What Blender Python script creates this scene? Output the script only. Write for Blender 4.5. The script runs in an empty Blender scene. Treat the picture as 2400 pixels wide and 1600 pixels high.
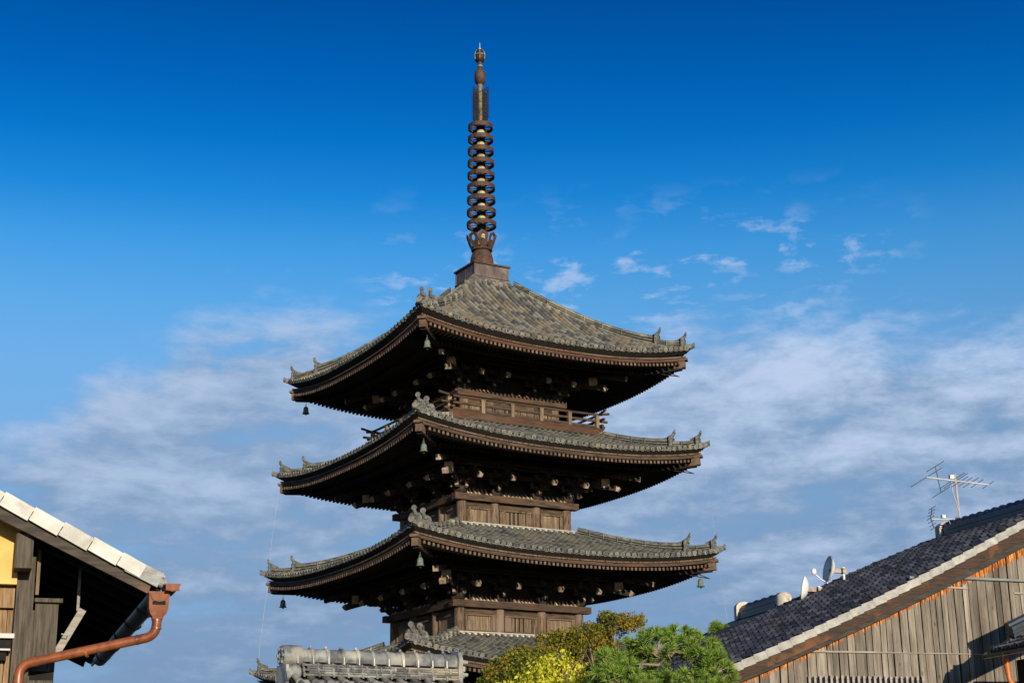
import bpy, math, random
from mathutils import Vector, Matrix
random.seed(7)
sc = bpy.context.scene
COL = sc.collection
R_ = math.radians

# ------------------------------------------------------------------ camera
F_PX, TH, ROLL = 3700.0, 0.2933, -0.01533
cam = bpy.data.cameras.new('camera'); cam_o = bpy.data.objects.new('camera', cam); COL.objects.link(cam_o)
cam.sensor_width = 36.0; cam.lens = F_PX / 2400 * 36.0; cam.clip_start = 0.1; cam.clip_end = 6000
c_, s_ = math.cos(TH), math.sin(TH)
Fw, U0, R0 = Vector((0, c_, s_)), Vector((0, -s_, c_)), Vector((1, 0, 0))
cr, sr = math.cos(ROLL), math.sin(ROLL)
Rr, Uu = R0 * cr + U0 * sr, U0 * cr - R0 * sr
cam_o.matrix_world = Matrix(((Rr.x, Uu.x, -Fw.x, 0), (Rr.y, Uu.y, -Fw.y, 0), (Rr.z, Uu.z, -Fw.z, 0), (0, 0, 0, 1)))
sc.camera = cam_o

# ------------------------------------------------------------------ light and sky
SUN_A, SUN_E = 21.0, 11.5                       # degrees: azimuth right of straight behind the viewer, elevation
a, e = R_(SUN_A), R_(SUN_E)
S = Vector((math.sin(a) * math.cos(e), -math.cos(a) * math.cos(e), math.sin(e)))
sun = bpy.data.lights.new('sun', 'SUN'); sun.energy = 5.0; sun.angle = R_(0.5); sun.color = (1.0, 0.88, 0.70)
sun_o = bpy.data.objects.new('sun', sun); COL.objects.link(sun_o)
sun_o.rotation_euler = S.to_track_quat('Z', 'Y').to_euler()
sc.view_settings.view_transform = 'Standard'; sc.view_settings.look = 'None'
sc.view_settings.exposure = 0.22; sc.view_settings.gamma = 1.0

world = bpy.data.worlds.new('World'); sc.world = world; world.use_nodes = True

class NT:
    """small helper to write node maths"""
    def __init__(s, nt): s.nt = nt; s.n = nt.nodes; s.l = nt.links
    def put(s, sock, v):
        if v is None: return
        if isinstance(v, bpy.types.NodeSocket): s.l.new(v, sock)
        else: sock.default_value = v
    def math(s, op, a, b=None, c=None, clamp=False):
        n = s.n.new('ShaderNodeMath'); n.operation = op; n.use_clamp = clamp
        s.put(n.inputs[0], a); s.put(n.inputs[1], b); s.put(n.inputs[2], c); return n.outputs[0]
    def ramp(s, f, pts, interp='LINEAR'):
        n = s.n.new('ShaderNodeValToRGB'); n.color_ramp.interpolation = interp; el = n.color_ramp.elements
        while len(el) < len(pts): el.new(0.5)
        for q, (p, c) in zip(el, pts): q.position = p; q.color = (*c, 1) if len(c) == 3 else c
        s.put(n.inputs[0], f); return n.outputs[0]
    def smooth(s, x, lo, hi):
        n = s.n.new('ShaderNodeMapRange'); n.interpolation_type = 'SMOOTHSTEP'
        s.put(n.inputs[0], x); s.put(n.inputs[1], lo); s.put(n.inputs[2], hi); return n.outputs[0]
    def noise(s, vec, scale, detail=5, rough=.55, dist=0.0):
        n = s.n.new('ShaderNodeTexNoise'); s.put(n.inputs['Vector'], vec); s.put(n.inputs['Scale'], scale)
        n.inputs['Detail'].default_value = detail; n.inputs['Roughness'].default_value = rough
        n.inputs['Distortion'].default_value = dist; return n.outputs[0]
    def mix(s, f, a, b, mode='MIX'):
        n = s.n.new('ShaderNodeMix'); n.data_type = 'RGBA'; n.blend_type = mode
        s.put(n.inputs[0], f)
        s.put(n.inputs[6], (*a, 1) if isinstance(a, tuple) else a); s.put(n.inputs[7], (*b, 1) if isinstance(b, tuple) else b)
        return n.outputs[2]
    def mapping(s, vec, scale=(1, 1, 1), rot=(0, 0, 0), loc=(0, 0, 0)):
        n = s.n.new('ShaderNodeMapping'); s.put(n.inputs[0], vec); n.inputs[1].default_value = loc
        n.inputs[2].default_value = rot; n.inputs[3].default_value = scale; return n.outputs[0]
    def comb(s, x, y, z):
        n = s.n.new('ShaderNodeCombineXYZ'); s.put(n.inputs[0], x); s.put(n.inputs[1], y); s.put(n.inputs[2], z); return n.outputs[0]

def build_world():
    g = NT(world.node_tree)
    sky = g.n.new('ShaderNodeTexSky'); sky.sky_type = 'NISHITA'; sky.sun_disc = False
    sky.sun_elevation = R_(SUN_E); sky.sun_rotation = R_(180 - SUN_A)
    tc = g.n.new('ShaderNodeTexCoord'); sep = g.n.new('ShaderNodeSeparateXYZ'); g.l.new(tc.outputs['Generated'], sep.inputs[0])
    X, Y, Z = sep.outputs
    # the polarised, deep blue of this sky: the physical sky tinted by height; unseen zenith darkened to cut ambient light
    tint = [(0.0, (.24, .37, .72)), (0.0785, (.215, .315, .585)), (0.1219, (.25, .345, .575)), (0.1736, (.30, .415, .615)), (0.225, (.345, .50, .72)),
            (0.2756, (.325, .575, .83)), (0.309, (.25, .585, .88)), (0.342, (.145, .55, .915)), (0.3746, (.035, .435, .875)), (0.4067, (.006, .338, .79)),
            (0.4384, (.001, .265, .70)), (0.4848, (0, .195, .56)), (0.6428, (.012, .15, .40)), (0.866, (.03, .15, .33)), (1.0, (.035, .15, .31))]
    t = g.ramp(Z, tint)
    col = g.mix(1.0, sky.outputs[0], t, 'MULTIPLY')
    v = g.n.new('ShaderNodeVectorMath'); v.operation = 'SCALE'; g.l.new(col, v.inputs[0]); v.inputs['Scale'].default_value = 1.72
    col = v.outputs[0]
    # clouds: soft flat bank with ragged top, by direction
    az = g.math('ARCTAN2', X, Y)                                        # radians, 0 ahead
    p = g.comb(az, Z, 0.0)
    warp = g.n.new('ShaderNodeVectorMath'); warp.operation = 'MULTIPLY_ADD'
    wn = g.n.new('ShaderNodeTexNoise'); g.l.new(g.mapping(p, (5, 9, 1)), wn.inputs['Vector']); wn.inputs['Scale'].default_value = 1.0; wn.inputs['Detail'].default_value = 4
    g.l.new(wn.outputs['Color'], warp.inputs[0]); warp.inputs[1].default_value = (.05, .022, 0); g.l.new(p, warp.inputs[2]); p2 = warp.outputs[0]
    soft = g.noise(g.mapping(p2, (5.5, 24, 1), rot=(0, 0, R_(4)), loc=(2.3, .7, 0)), 1.0, 5, .5)
    mid = g.noise(g.mapping(p2, (14, 40, 1), rot=(0, 0, R_(6)), loc=(.6, 3.1, 0)), 1.0, 7, .58)
    fine = g.noise(g.mapping(p2, (38, 88, 1), rot=(0, 0, R_(8)), loc=(5.2, 1.4, 0)), 1.0, 7, .64)
    # upper limit of the bank, by azimuth
    lim = g.ramp(g.math('MULTIPLY_ADD', az, 1.0, 0.5), [(0.0, (.235,) * 3), (.18, (.238,) * 3), (.26, (.280,) * 3), (.30, (.312,) * 3), (.36, (.318,) * 3), (.44, (.298,) * 3),
                 (.50, (.25,) * 3), (.57, (.285,) * 3), (.62, (.308,) * 3), (.72, (.300,) * 3), (.85, (.285,) * 3), (1.0, (.27,) * 3)], 'EASE')
    edge = g.math('ADD', lim, g.math('ADD', g.math('MULTIPLY', g.math('SUBTRACT', mid, .5), .085), g.math('MULTIPLY', g.math('SUBTRACT', fine, .5), .035)))
    bank = g.smooth(g.math('SUBTRACT', edge, Z), -.006, .045)
    tex = g.math('ADD', g.math('MULTIPLY', soft, .42), g.math('ADD', g.math('MULTIPLY', mid, .40), g.math('MULTIPLY', fine, .18)))
    high = g.smooth(Z, .13, .25)                                        # denser towards the top of the bank
    dens = g.math('MULTIPLY', bank, g.smooth(g.math('ADD', tex, g.math('MULTIPLY_ADD', high, .07, .035)), .425, .575))
    dens = g.math('MULTIPLY', g.math('MULTIPLY_ADD', dens, .85, g.math('MULTIPLY', bank, .15)), g.smooth(Z, -.02, .06))
    # thin wisps above the bank, ahead and to the right
    w_az = g.math('MULTIPLY', g.smooth(az, -.12, -.05), g.smooth(g.math('MULTIPLY', az, -1.0), -.29, -.20))
    w_z = g.math('MULTIPLY', g.smooth(Z, .262, .30), g.smooth(g.math('MULTIPLY', Z, -1.0), -.385, -.33))
    wtex = g.noise(g.mapping(p2, (24, 62, 1), rot=(0, 0, R_(-4)), loc=(1.7, 2.6, 0)), 1.0, 7, .6)
    wisp = g.math('MULTIPLY', g.math('MULTIPLY', w_az, w_z), g.smooth(wtex, .50, .64))
    wisp = g.math('MULTIPLY', wisp, g.smooth(soft, .36, .52))
    # bright tops, greyer-blue bases
    lt = g.math('ADD', g.math('MULTIPLY', mid, .8), g.math('ADD', g.math('MULTIPLY', soft, .7), g.math('MULTIPLY', fine, .55)))
    lit = g.smooth(g.math('ADD', g.math('MULTIPLY', Z, 1.9), lt), 1.19, 1.72)
    right = g.smooth(az, -.05, .2)
    lit = g.math('MULTIPLY', lit, g.math('MULTIPLY_ADD', right, .25, .75))
    ccol = g.mix(lit, (.170, .268, .425), (.455, .555, .735))
    col = g.mix(g.math('MULTIPLY', dens, .90), col, g.mix(1.0, ccol, (10.0, 10.0, 10.0), 'MULTIPLY'))
    col = g.mix(g.math('MULTIPLY', wisp, .60), col, (4.1, 5.2, 7.4))
    bg = g.n['Background']; g.l.new(col, bg.inputs[0]); bg.inputs[1].default_value = 0.1
build_world()

# ------------------------------------------------------------------ helpers
def tag(o, label=None, cat=None, group=None, kind=None):
    if label: o['label'] = label
    if cat: o['category'] = cat
    if group: o['group'] = group
    if kind: o['kind'] = kind
    return o
def empty(name, loc, rz=0.0):
    o = bpy.data.objects.new(name, None); COL.objects.link(o); o.empty_display_size = .3
    o.location = loc; o.rotation_euler = (0, 0, rz); return o
def copy_tree(o, parent=None):
    c = o.copy(); COL.objects.link(c)
    if parent: c.parent = parent
    for ch in o.children: copy_tree(ch, c)
    return c
def rotz(k): return Matrix.Rotation(k, 3, 'Z')

class MB:
    """collects shapes and links them as one mesh"""
    def __init__(s): s.v = []; s.f = []; s.m = []; s.r = []; s.M = None; s.rnd = 0.5; s.mi = 0
    def _add(s, vs, fs):
        b = len(s.v)
        s.v += [tuple(s.M @ Vector(p)) for p in vs] if s.M is not None else [tuple(p) for p in vs]
        for f in fs: s.f.append(tuple(b + i for i in f)); s.m.append(s.mi); s.r.append(s.rnd)
    def poly(s, *vs): s._add(vs, [tuple(range(len(vs)))])
    def box(s, c, d, R=None):
        c = Vector(c); hx, hy, hz = d[0] / 2, d[1] / 2, d[2] / 2; vs = []
        for x in (-hx, hx):
            for y in (-hy, hy):
                for z in (-hz, hz):
                    q = Vector((x, y, z)); vs.append(c + (R @ q if R is not None else q))
        s._add(vs, [(0, 1, 3, 2), (4, 6, 7, 5), (0, 4, 5, 1), (2, 3, 7, 6), (0, 2, 6, 4), (1, 5, 7, 3)])
    def bar(s, p0, p1, w, h, up=(0, 0, 1), w1=None, h1=None):
        """box from p0 to p1, width w across, height h along up"""
        p0, p1, up = Vector(p0), Vector(p1), Vector(up); t = (p1 - p0).normalized(); sd = t.cross(up).normalized(); u = sd.cross(t)
        w1 = w if w1 is None else w1; h1 = h if h1 is None else h1; vs = []
        for p, ww, hh in ((p0, w, h), (p1, w1, h1)):
            for a, b in ((-1, -1), (1, -1), (1, 1), (-1, 1)): vs.append(p + sd * (a * ww / 2) + u * (b * hh / 2))
        s._add(vs, [(3, 2, 1, 0), (4, 5, 6, 7), (0, 1, 5, 4), (1, 2, 6, 5), (2, 3, 7, 6), (3, 0, 4, 7)])
    def tube(s, pts, rad, n=8, cap=True):
        pts = [Vector(p) for p in pts]; rs = rad if isinstance(rad, (list, tuple)) else [rad] * len(pts); vs = []
        nrm = None
        for i, p in enumerate(pts):
            t = ((pts[min(i + 1, len(pts) - 1)] - pts[max(i - 1, 0)])).normalized()
            if nrm is None: nrm = t.orthogonal().normalized()
            nrm = (nrm - t * nrm.dot(t)).normalized(); bn = t.cross(nrm)
            for k in range(n):
                a = 2 * math.pi * k / n; vs.append(p + (nrm * math.cos(a) + bn * math.sin(a)) * rs[i])
        fs = []
        for i in range(len(pts) - 1):
            for k in range(n): fs.append((i * n + k, i * n + (k + 1) % n, (i + 1) * n + (k + 1) % n, (i + 1) * n + k))
        if cap: fs += [tuple(reversed(range(n))), tuple((len(pts) - 1) * n + k for k in range(n))]
        s._add(vs, fs)
    def lathe(s, prof, n=16, c=(0, 0, 0)):
        """profile of (r, z) about the vertical through c"""
        vs = []; c = Vector(c)
        for r, z in prof:
            for k in range(n): a = 2 * math.pi * k / n; vs.append(c + Vector((r * math.cos(a), r * math.sin(a), z)))
        fs = []
        for i in range(len(prof) - 1):
            for k in range(n): fs.append((i * n + k, i * n + (k + 1) % n, (i + 1) * n + (k + 1) % n, (i + 1) * n + k))
        fs += [tuple(reversed(range(n))), tuple((len(prof) - 1) * n + k for k in range(n))]
        s._add(vs, fs)
    def grid(s, nu, nv, fn):
        vs = [fn(i / nu, j / nv) for i in range(nu + 1) for j in range(nv + 1)]
        s._add(vs, [(i * (nv + 1) + j, (i + 1) * (nv + 1) + j, (i + 1) * (nv + 1) + j + 1, i * (nv + 1) + j + 1) for i in range(nu) for j in range(nv)])
    def loft(s, rings, closed=True, cap=True):
        n = len(rings[0]); vs = [p for r in rings for p in r]; fs = []
        for i in range(len(rings) - 1):
            for k in range(n if closed else n - 1): fs.append((i * n + k, i * n + (k + 1) % n, (i + 1) * n + (k + 1) % n, (i + 1) * n + k))
        if cap and closed: fs += [tuple(reversed(range(n))), tuple((len(rings) - 1) * n + k for k in range(n))]
        s._add(vs, fs)
    def disc(s, c, ax, r, depth=.05, n=10, rim=.22, sink=.015):
        """short drum whose front face (towards ax) is a raised rim round a sunken centre"""
        c, ax = Vector(c), Vector(ax).normalized(); u = ax.orthogonal().normalized(); v = ax.cross(u)
        P = lambda rr, d: [c + ax * d + (u * math.cos(2 * math.pi * k / n) + v * math.sin(2 * math.pi * k / n)) * rr for k in range(n)]
        s.loft([P(r, -depth), P(r, 0), P(r * (1 - rim), 0), P(r * (1 - rim), -sink), P(r * .35, -sink), P(r * .28, -sink * .2)])
    def build(s, name, mats, parent=None, smooth=False):
        me = bpy.data.meshes.new(name); me.from_pydata(s.v, [], s.f); me.update()
        mats = mats if isinstance(mats, (list, tuple)) else [mats]
        for m in mats: me.materials.append(m)
        if len(mats) > 1: me.polygons.foreach_set('material_index', s.m)
        at = me.attributes.new('rnd', 'FLOAT', 'FACE'); at.data.foreach_set('value', s.r)
        if smooth:
            me.polygons.foreach_set('use_smooth', [True] * len(me.polygons))
            try: me.set_sharp_from_angle(angle=R_(38))
            except Exception: pass
        o = bpy.data.objects.new(name, me); COL.objects.link(o)
        if parent: o.parent = parent
        return o

def mat(name, c1, c2, scale=(1, 1, 1), ns=5.0, rough=.75, bump=.25, spec=.3, vary=0.0, palette=None, metal=0.0, c3=None, patch=.6, detail=7, lohi=(.35, .65)):
    """procedural surface: noise between two colours, per-piece variation (rnd), optional patches of a third colour"""
    m = bpy.data.materials.new(name); m.use_nodes = True; g = NT(m.node_tree); b = g.n['Principled BSDF']
    tc = g.n.new('ShaderNodeTexCoord'); v = g.mapping(tc.outputs['Object'], scale)
    f = g.noise(v, ns, detail, .62)
    col = g.ramp(f, [(lohi[0], c1), (lohi[1], c2)])
    at = g.n.new('ShaderNodeAttribute'); at.attribute_name = 'rnd'; rnd = at.outputs['Fac']
    if palette:
        pc = g.ramp(rnd, [(i / max(1, len(palette)), c) for i, c in enumerate(palette)], 'CONSTANT')
        col = g.mix(.62, col, pc)
    if c3:
        f3 = g.noise(tc.outputs['Object'], patch, 6, .6)
        col = g.mix(g.smooth(f3, .50, .64), col, c3)
    if vary:
        k = g.math('MULTIPLY_ADD', rnd, 2 * vary, 1 - vary)
        col = g.mix(1.0, col, g.comb(k, k, k), 'MULTIPLY')
    g.l.new(col, b.inputs['Base Color']); b.inputs['Roughness'].default_value = rough
    b.inputs['Specular IOR Level'].default_value = spec; b.inputs['Metallic'].default_value = metal
    if bump:
        bn = g.n.new('ShaderNodeBump'); bn.inputs['Strength'].default_value = bump; bn.inputs['Distance'].default_value = .03
        g.l.new(f, bn.inputs['Height']); g.l.new(bn.outputs[0], b.inputs['Normal'])
    return m

# materials of the pagoda
m_tile = mat('lichen_tile', (0.0714, 0.0672, 0.05712), (0.2142, 0.2016, 0.1638), ns=4.0, rough=.85, palette=[(0.2604, 0.2436, 0.2016), (0.0714, 0.07224, 0.07896), (0.3024, 0.2772, 0.2268), (0.1344, 0.1302, 0.1176), (0.0336, 0.03696, 0.0504), (0.2268, 0.1764, 0.105), (0.2856, 0.2688, 0.231), (0.1008, 0.09912, 0.09576), (0.1764, 0.1596, 0.1302), (0.04872, 0.05208, 0.06384)], c3=(0.21, 0.168, 0.105), patch=.7, bump=.4)
m_tile_grey = mat('grey_tile', (0.0384, 0.0384, 0.036), (0.184, 0.1776, 0.156), ns=4.5, rough=.85, palette=[(0.152, 0.148, 0.132), (0.064, 0.0648, 0.064), (0.188, 0.18, 0.152), (0.104, 0.1024, 0.0944), (0.0336, 0.036, 0.0416), (0.164, 0.156, 0.1344)], c3=(0.164, 0.1504, 0.104), patch=1.1, bump=.4)
m_ridge = mat('ridge_tile', (0.02975, 0.02975, 0.0272), (0.1318, 0.1275, 0.108), scale=(1, 1, 5), ns=4, rough=.85, vary=.75, c3=(0.187, 0.1742, 0.1275), patch=1.3)
m_disc = mat('eave_disc_tile', (0.06375, 0.0629, 0.0578), (0.255, 0.2465, 0.2167), ns=9, rough=.8, vary=.45, c3=(0.221, 0.204, 0.1318), patch=1.1)
m_lip = mat('eave_lip_tile', (.06, .06, .056), (.17, .165, .145), ns=6, rough=.85, vary=.5)
m_nose = mat('sunlit_beam_end', (.20, .145, .10), (.46, .35, .25), ns=5, rough=.85, vary=.2)  # pale colour stands in for sun on beam ends and teeth
m_hornt = mat('dark_horn_tile', (.055, .055, .052), (.16, .155, .14), ns=6, rough=.8, vary=.5)
m_oni = mat('mask_tile', (0.0425, 0.0425, 0.03995), (0.187, 0.1845, 0.1658), ns=9, rough=.85, vary=.4, c3=(0.0765, 0.0765, 0.07225), patch=4)
m_pan = mat('pan_tile', (.016, .016, .016), (.050, .048, .042), ns=4, rough=.9, vary=.25)  # near black: shadow between the barrel rows put into the colour
m_plaster_band = mat('weathered_plaster', (.30, .285, .245), (.52, .50, .43), ns=3, rough=.9)
m_wood = mat('old_timber', (.020, .013, .009), (.205, .135, .086), scale=(9, 9, 1.0), ns=2.2, rough=.8, bump=.35, vary=.22, c3=(.16, .115, .085), patch=.9)
m_beam = mat('weathered_beam', (0.0144, 0.0096, 0.0072), (0.1, 0.064, 0.0416), scale=(.9, .9, 11), ns=2.2, rough=.8, bump=.35, vary=.2, c3=(0.088, 0.0448, 0.0264), patch=.7)
m_red = mat('reddish_eave_board', (0.03744, 0.01656, 0.01008), (0.1044, 0.0432, 0.02304), scale=(1, 1, 8), ns=2, rough=.8, vary=.15, c3=(0.0864, 0.054, 0.036), patch=.5)
m_slat = mat('pale_timber', (.10, .070, .045), (.25, .18, .12), scale=(8, 8, .8), ns=2.5, rough=.85, vary=.25)
m_dark = mat('shade_dark_timber', (.010, .008, .007), (.026, .019, .014), scale=(3, 3, 1), ns=2.5, rough=.9, bump=.1)  # near black: shade of soffits and recesses put into the colour
m_under = mat('dark_eave_timber', (.010, .007, .006), (.022, .015, .011), scale=(3, 3, 1), ns=2.5, rough=.85, bump=.1, vary=.2)  # under-eave shade put into the timber colour
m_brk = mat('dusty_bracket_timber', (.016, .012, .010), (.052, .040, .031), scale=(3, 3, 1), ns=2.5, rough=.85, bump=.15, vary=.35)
m_tip = mat('sunlit_timber_end', (0.068, 0.0416, 0.0272), (0.16, 0.1056, 0.0704), ns=4, rough=.85, vary=.25)  # rafter ends coloured lighter in place of sun catching them
m_rust = mat('rusty_iron', (.028, .015, .011), (.095, .047, .029), ns=5, rough=.7, c3=(.075, .045, .034), patch=2.0, vary=.15)
m_irond = mat('dark_iron', (.010, .009, .009), (.03, .024, .020), ns=5, rough=.6)
m_gold = mat('worn_gilt_collar', (.20, .165, .075), (.46, .40, .21), ns=4, rough=.6, c3=(.34, .42, .29), patch=3.0)
m_shaft = mat('tarnished_shaft', (.035, .028, .018), (.22, .17, .075), scale=(2, 2, 2), ns=4, rough=.6, c3=(.05, .035, .025), patch=2.5)
m_box = mat('bronze_sheet', (.050, .038, .034), (.115, .085, .072), scale=(1, 1, .3), ns=5, rough=.55, spec=.5, c3=(.15, .115, .10), patch=1.6)
m_verdi = mat('verdigris_bronze', (.055, .075, .058), (.17, .21, .155), ns=9, rough=.7, vary=.1)
m_wire = mat('pale_wire', (.30, .32, .35), (.42, .44, .47), ns=3, rough=.5, bump=0)

# ------------------------------------------------------------------ terrain
m_ground = mat('packed_earth', (.035, .032, .026), (.07, .065, .05), ns=.4, rough=.95, c3=(.03, .045, .018), patch=.05)
def ground_z(y):
    if y < 0: return -1.6
    if y < 64: return -1.6 - 10.9 * (y / 64.0)
    return -12.5
mb = MB(); ys = [-60, -10, 0, 8, 16, 24, 32, 40, 48, 56, 64, 90, 150, 400, 1200, 3000]
for y0, y1 in zip(ys, ys[1:]):
    xs = [-3000, -300, -60, -20, 0, 20, 60, 300, 3000]
    for x0, x1 in zip(xs, xs[1:]): mb.poly((x0, y0, ground_z(y0)), (x1, y0, ground_z(y0)), (x1, y1, ground_z(y1)), (x0, y1, ground_z(y1)))
tag(mb.build('ground', m_ground), kind='structure')

# ------------------------------------------------------------------ the pagoda
ZB = -12.5
PAG_ROT = math.pi / 4 - 0.24487
pag = empty('pagoda', (-1.248, 64.256, ZB), PAG_ROT)
tag(pag, 'tall dark timber pagoda with stacked curved tiled roofs and a ringed metal spire', 'pagoda')
L = lambda z: z - ZB                            # heights above the viewer -> pagoda's own heights

# tip radius, underside of the eave discs at mid eave, corner lift, inner radius and height of the tiles, wall half width, concavity
TIERS = {5: dict(Rt=6.40, zd=17.66, lift=.62, rin=.90, zin=21.78, b=2.36, c=.26),
         4: dict(Rt=6.69, zd=13.59, lift=.55, rin=2.38, zin=15.36, b=2.64, c=.18),
         3: dict(Rt=6.98, zd=9.36, lift=.56, rin=2.66, zin=10.97, b=2.92, c=.18),
         2: dict(Rt=7.22, zd=5.22, lift=.60, rin=2.94, zin=6.72, b=3.2, c=.18)}
BEAM = {5: (16.23, 16.49), 4: (11.94, 12.20), 3: (7.75, 8.01), 2: (3.5, 3.76)}
for k, t in TIERS.items(): t['R'] = t['Rt'] - .16

def curve(u): return abs(u) ** 2.5
def surf(t, x, r):
    R = t['R']; rho = (r - t['rin']) / (R - t['rin']); rp = max(rho, 0)
    H = t['zin'] - (t['zd'] + .07)
    return L(t['zin'] - H * ((1 + t['c']) * rho - t['c'] * rho * rho) + t['lift'] * curve(x / R) * min(rp, 1.1) ** 1.6)
def soff(t, x, r):
    """top of the rafters"""
    R = t['R']; z0 = t['zd'] - (.38 if t['Rt'] == 6.40 else .325); d = R - .22 - r
    z = z0 + .17 * min(d, 1.25) + (.32 * (d - 1.25) if d > 1.25 else 0)
    q = max(0.0, (r - t['b']) / (R - t['b']))
    return L(z + t['lift'] * .96 * curve(x / R) * q ** 1.3)

def roof(k):
    t = TIERS[k]; R, rin = t['R'], t['rin']
    mb = MB(); SP = .262; n = int((R - .10) / SP)
    for j in range(4):
        mb.M = rotz(j * math.pi / 2).to_3x3()
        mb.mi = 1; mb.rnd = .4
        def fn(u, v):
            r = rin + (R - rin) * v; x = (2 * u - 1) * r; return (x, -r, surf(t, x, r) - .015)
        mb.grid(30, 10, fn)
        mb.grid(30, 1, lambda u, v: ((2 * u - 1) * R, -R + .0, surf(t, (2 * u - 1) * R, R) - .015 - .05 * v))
        if j in (2,): continue
        for i in range(-n, n + 1):
            x = i * SP; r0 = max(abs(x) + .10, rin)
            if r0 > R - .15: r0 = R - .3
            L_ = R - r0; ns = max(1, round(L_ / .29)); mb.mi = 0
            for q in range(ns):
                ra, rb = r0 + L_ * q / ns, r0 + L_ * (q + 1) / ns + .012
                mb.rnd = random.random(); wob = random.uniform(-.004, .004); rings = []
                for rr, rad in ((ra, .070), (rb, .083)):
                    z = surf(t, x, rr); dz = (surf(t, x, rr + .05) - surf(t, x, rr - .05)) / .1
                    nl = math.hypot(1, dz); nx = Vector((0, dz / nl * 1.0, 1 / nl))   # normal in the r-z plane (r = -y)
                    nx = Vector((0, -(-dz) / nl, 1 / nl))
                    ring = []
                    for a in range(6):
                        an = math.pi * a / 5; ring.append(Vector((x + wob + rad * math.cos(an), -rr, z)) + nx * (rad * 1.5 * math.sin(an) - .01))
                    rings.append(ring)
                mb.loft(rings, closed=False, cap=False)
                mb._add(rings[1], [(0, 1, 2, 3, 4, 5)])
            mb.mi = 2; mb.rnd = random.random()
            dz = (surf(t, x, R) - surf(t, x, R - .1)) / .1
            mb.disc((x + random.uniform(-.012, .012), -R - .02, surf(t, x, R) + .02 + random.uniform(-.012, .012)), (0, -1, dz * .45), .098, .08)
            # lip of the pan tile between two discs
            mb.mi = 1; mb.rnd = random.random(); xm = x + SP / 2
            if xm < R - .1:
                zz = surf(t, xm, R); m2 = []
                for d in (0, .045):
                    m2.append([Vector((xm + w, -R - .035 + d, zz - .055 + h)) for w, h in ((-.085, .03), (-.045, -.005), (.045, -.005), (.085, .03), (.085, .065), (.045, .03), (-.045, .03), (-.085, .065))])
                mb.mi = 3; mb.loft(m2)
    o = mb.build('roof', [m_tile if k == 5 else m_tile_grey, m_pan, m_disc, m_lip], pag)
    if k == 5: o['label'] = 'topmost roof, steepest, with mottled yellow grey tiles'
    return o

HIP_PROF = lambda w, h, lay: None
def hip_ridge(t, j, r0, r1, h0, wid, parent, horn):
    """a stack of thin tiles with a round cap along the hip, from r0 to r1"""
    M = rotz(j * math.pi / 2); mb = MB(); mb.M = M
    D, P = Vector((-1, -1, 0)) / math.sqrt(2), Vector((1, -1, 0)) / math.sqrt(2)
    N = 16; lay = 5
    for l in range(lay + 1):
        rings = []
        mb.rnd = (.8, .0, .85, .05, .9, .55)[l]  # recessed courses darker: shade of the gaps put into the colour
        for i in range(N + 1):
            q = i / N; r = r0 + (r1 - r0) * q; c = D * (r * math.sqrt(2)); z = surf(t, r, r)
            h = h0 * (1 + .42 * q ** 5); lh = h / (lay + .9); za, zb = z + l * lh - (.12 if l == 0 else 0), z + (l + 1) * lh - (.0 if l % 2 else .012)
            if l < lay:
                w = wid * (1 - .04 * l) + (.05 if l % 2 == 0 else -.03)
                prof = [(-w / 2, za), (w / 2, za), (w / 2, zb), (-w / 2, zb)]
            else:
                w = wid * .62; prof = [(w / 2 * math.cos(a), za + w * .55 * math.sin(a)) for a in [math.pi * b / 6 for b in range(7)]]
            rings.append([c + P * x + Vector((0, 0, zz)) for x, zz in prof])
        mb.loft(rings)
    # pale wire ties round the stack
    for q in [.12 + .13 * i for i in range(6)] if r1 - r0 > 2 else [.4]:
        r = r0 + (r1 - r0) * q; c = D * (r * math.sqrt(2)); z = surf(t, r, r); h = h0 * (1 + .42 * q ** 5)
        mb.rnd = .9
        mb.box(c + Vector((0, 0, z + h * .55)), (.022, wid + .07, h * 1.12), Matrix.Rotation(math.atan2(D.y, D.x), 3, 'Z'))
    o = mb.build('hip_ridge', m_ridge, parent)
    return o

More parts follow.
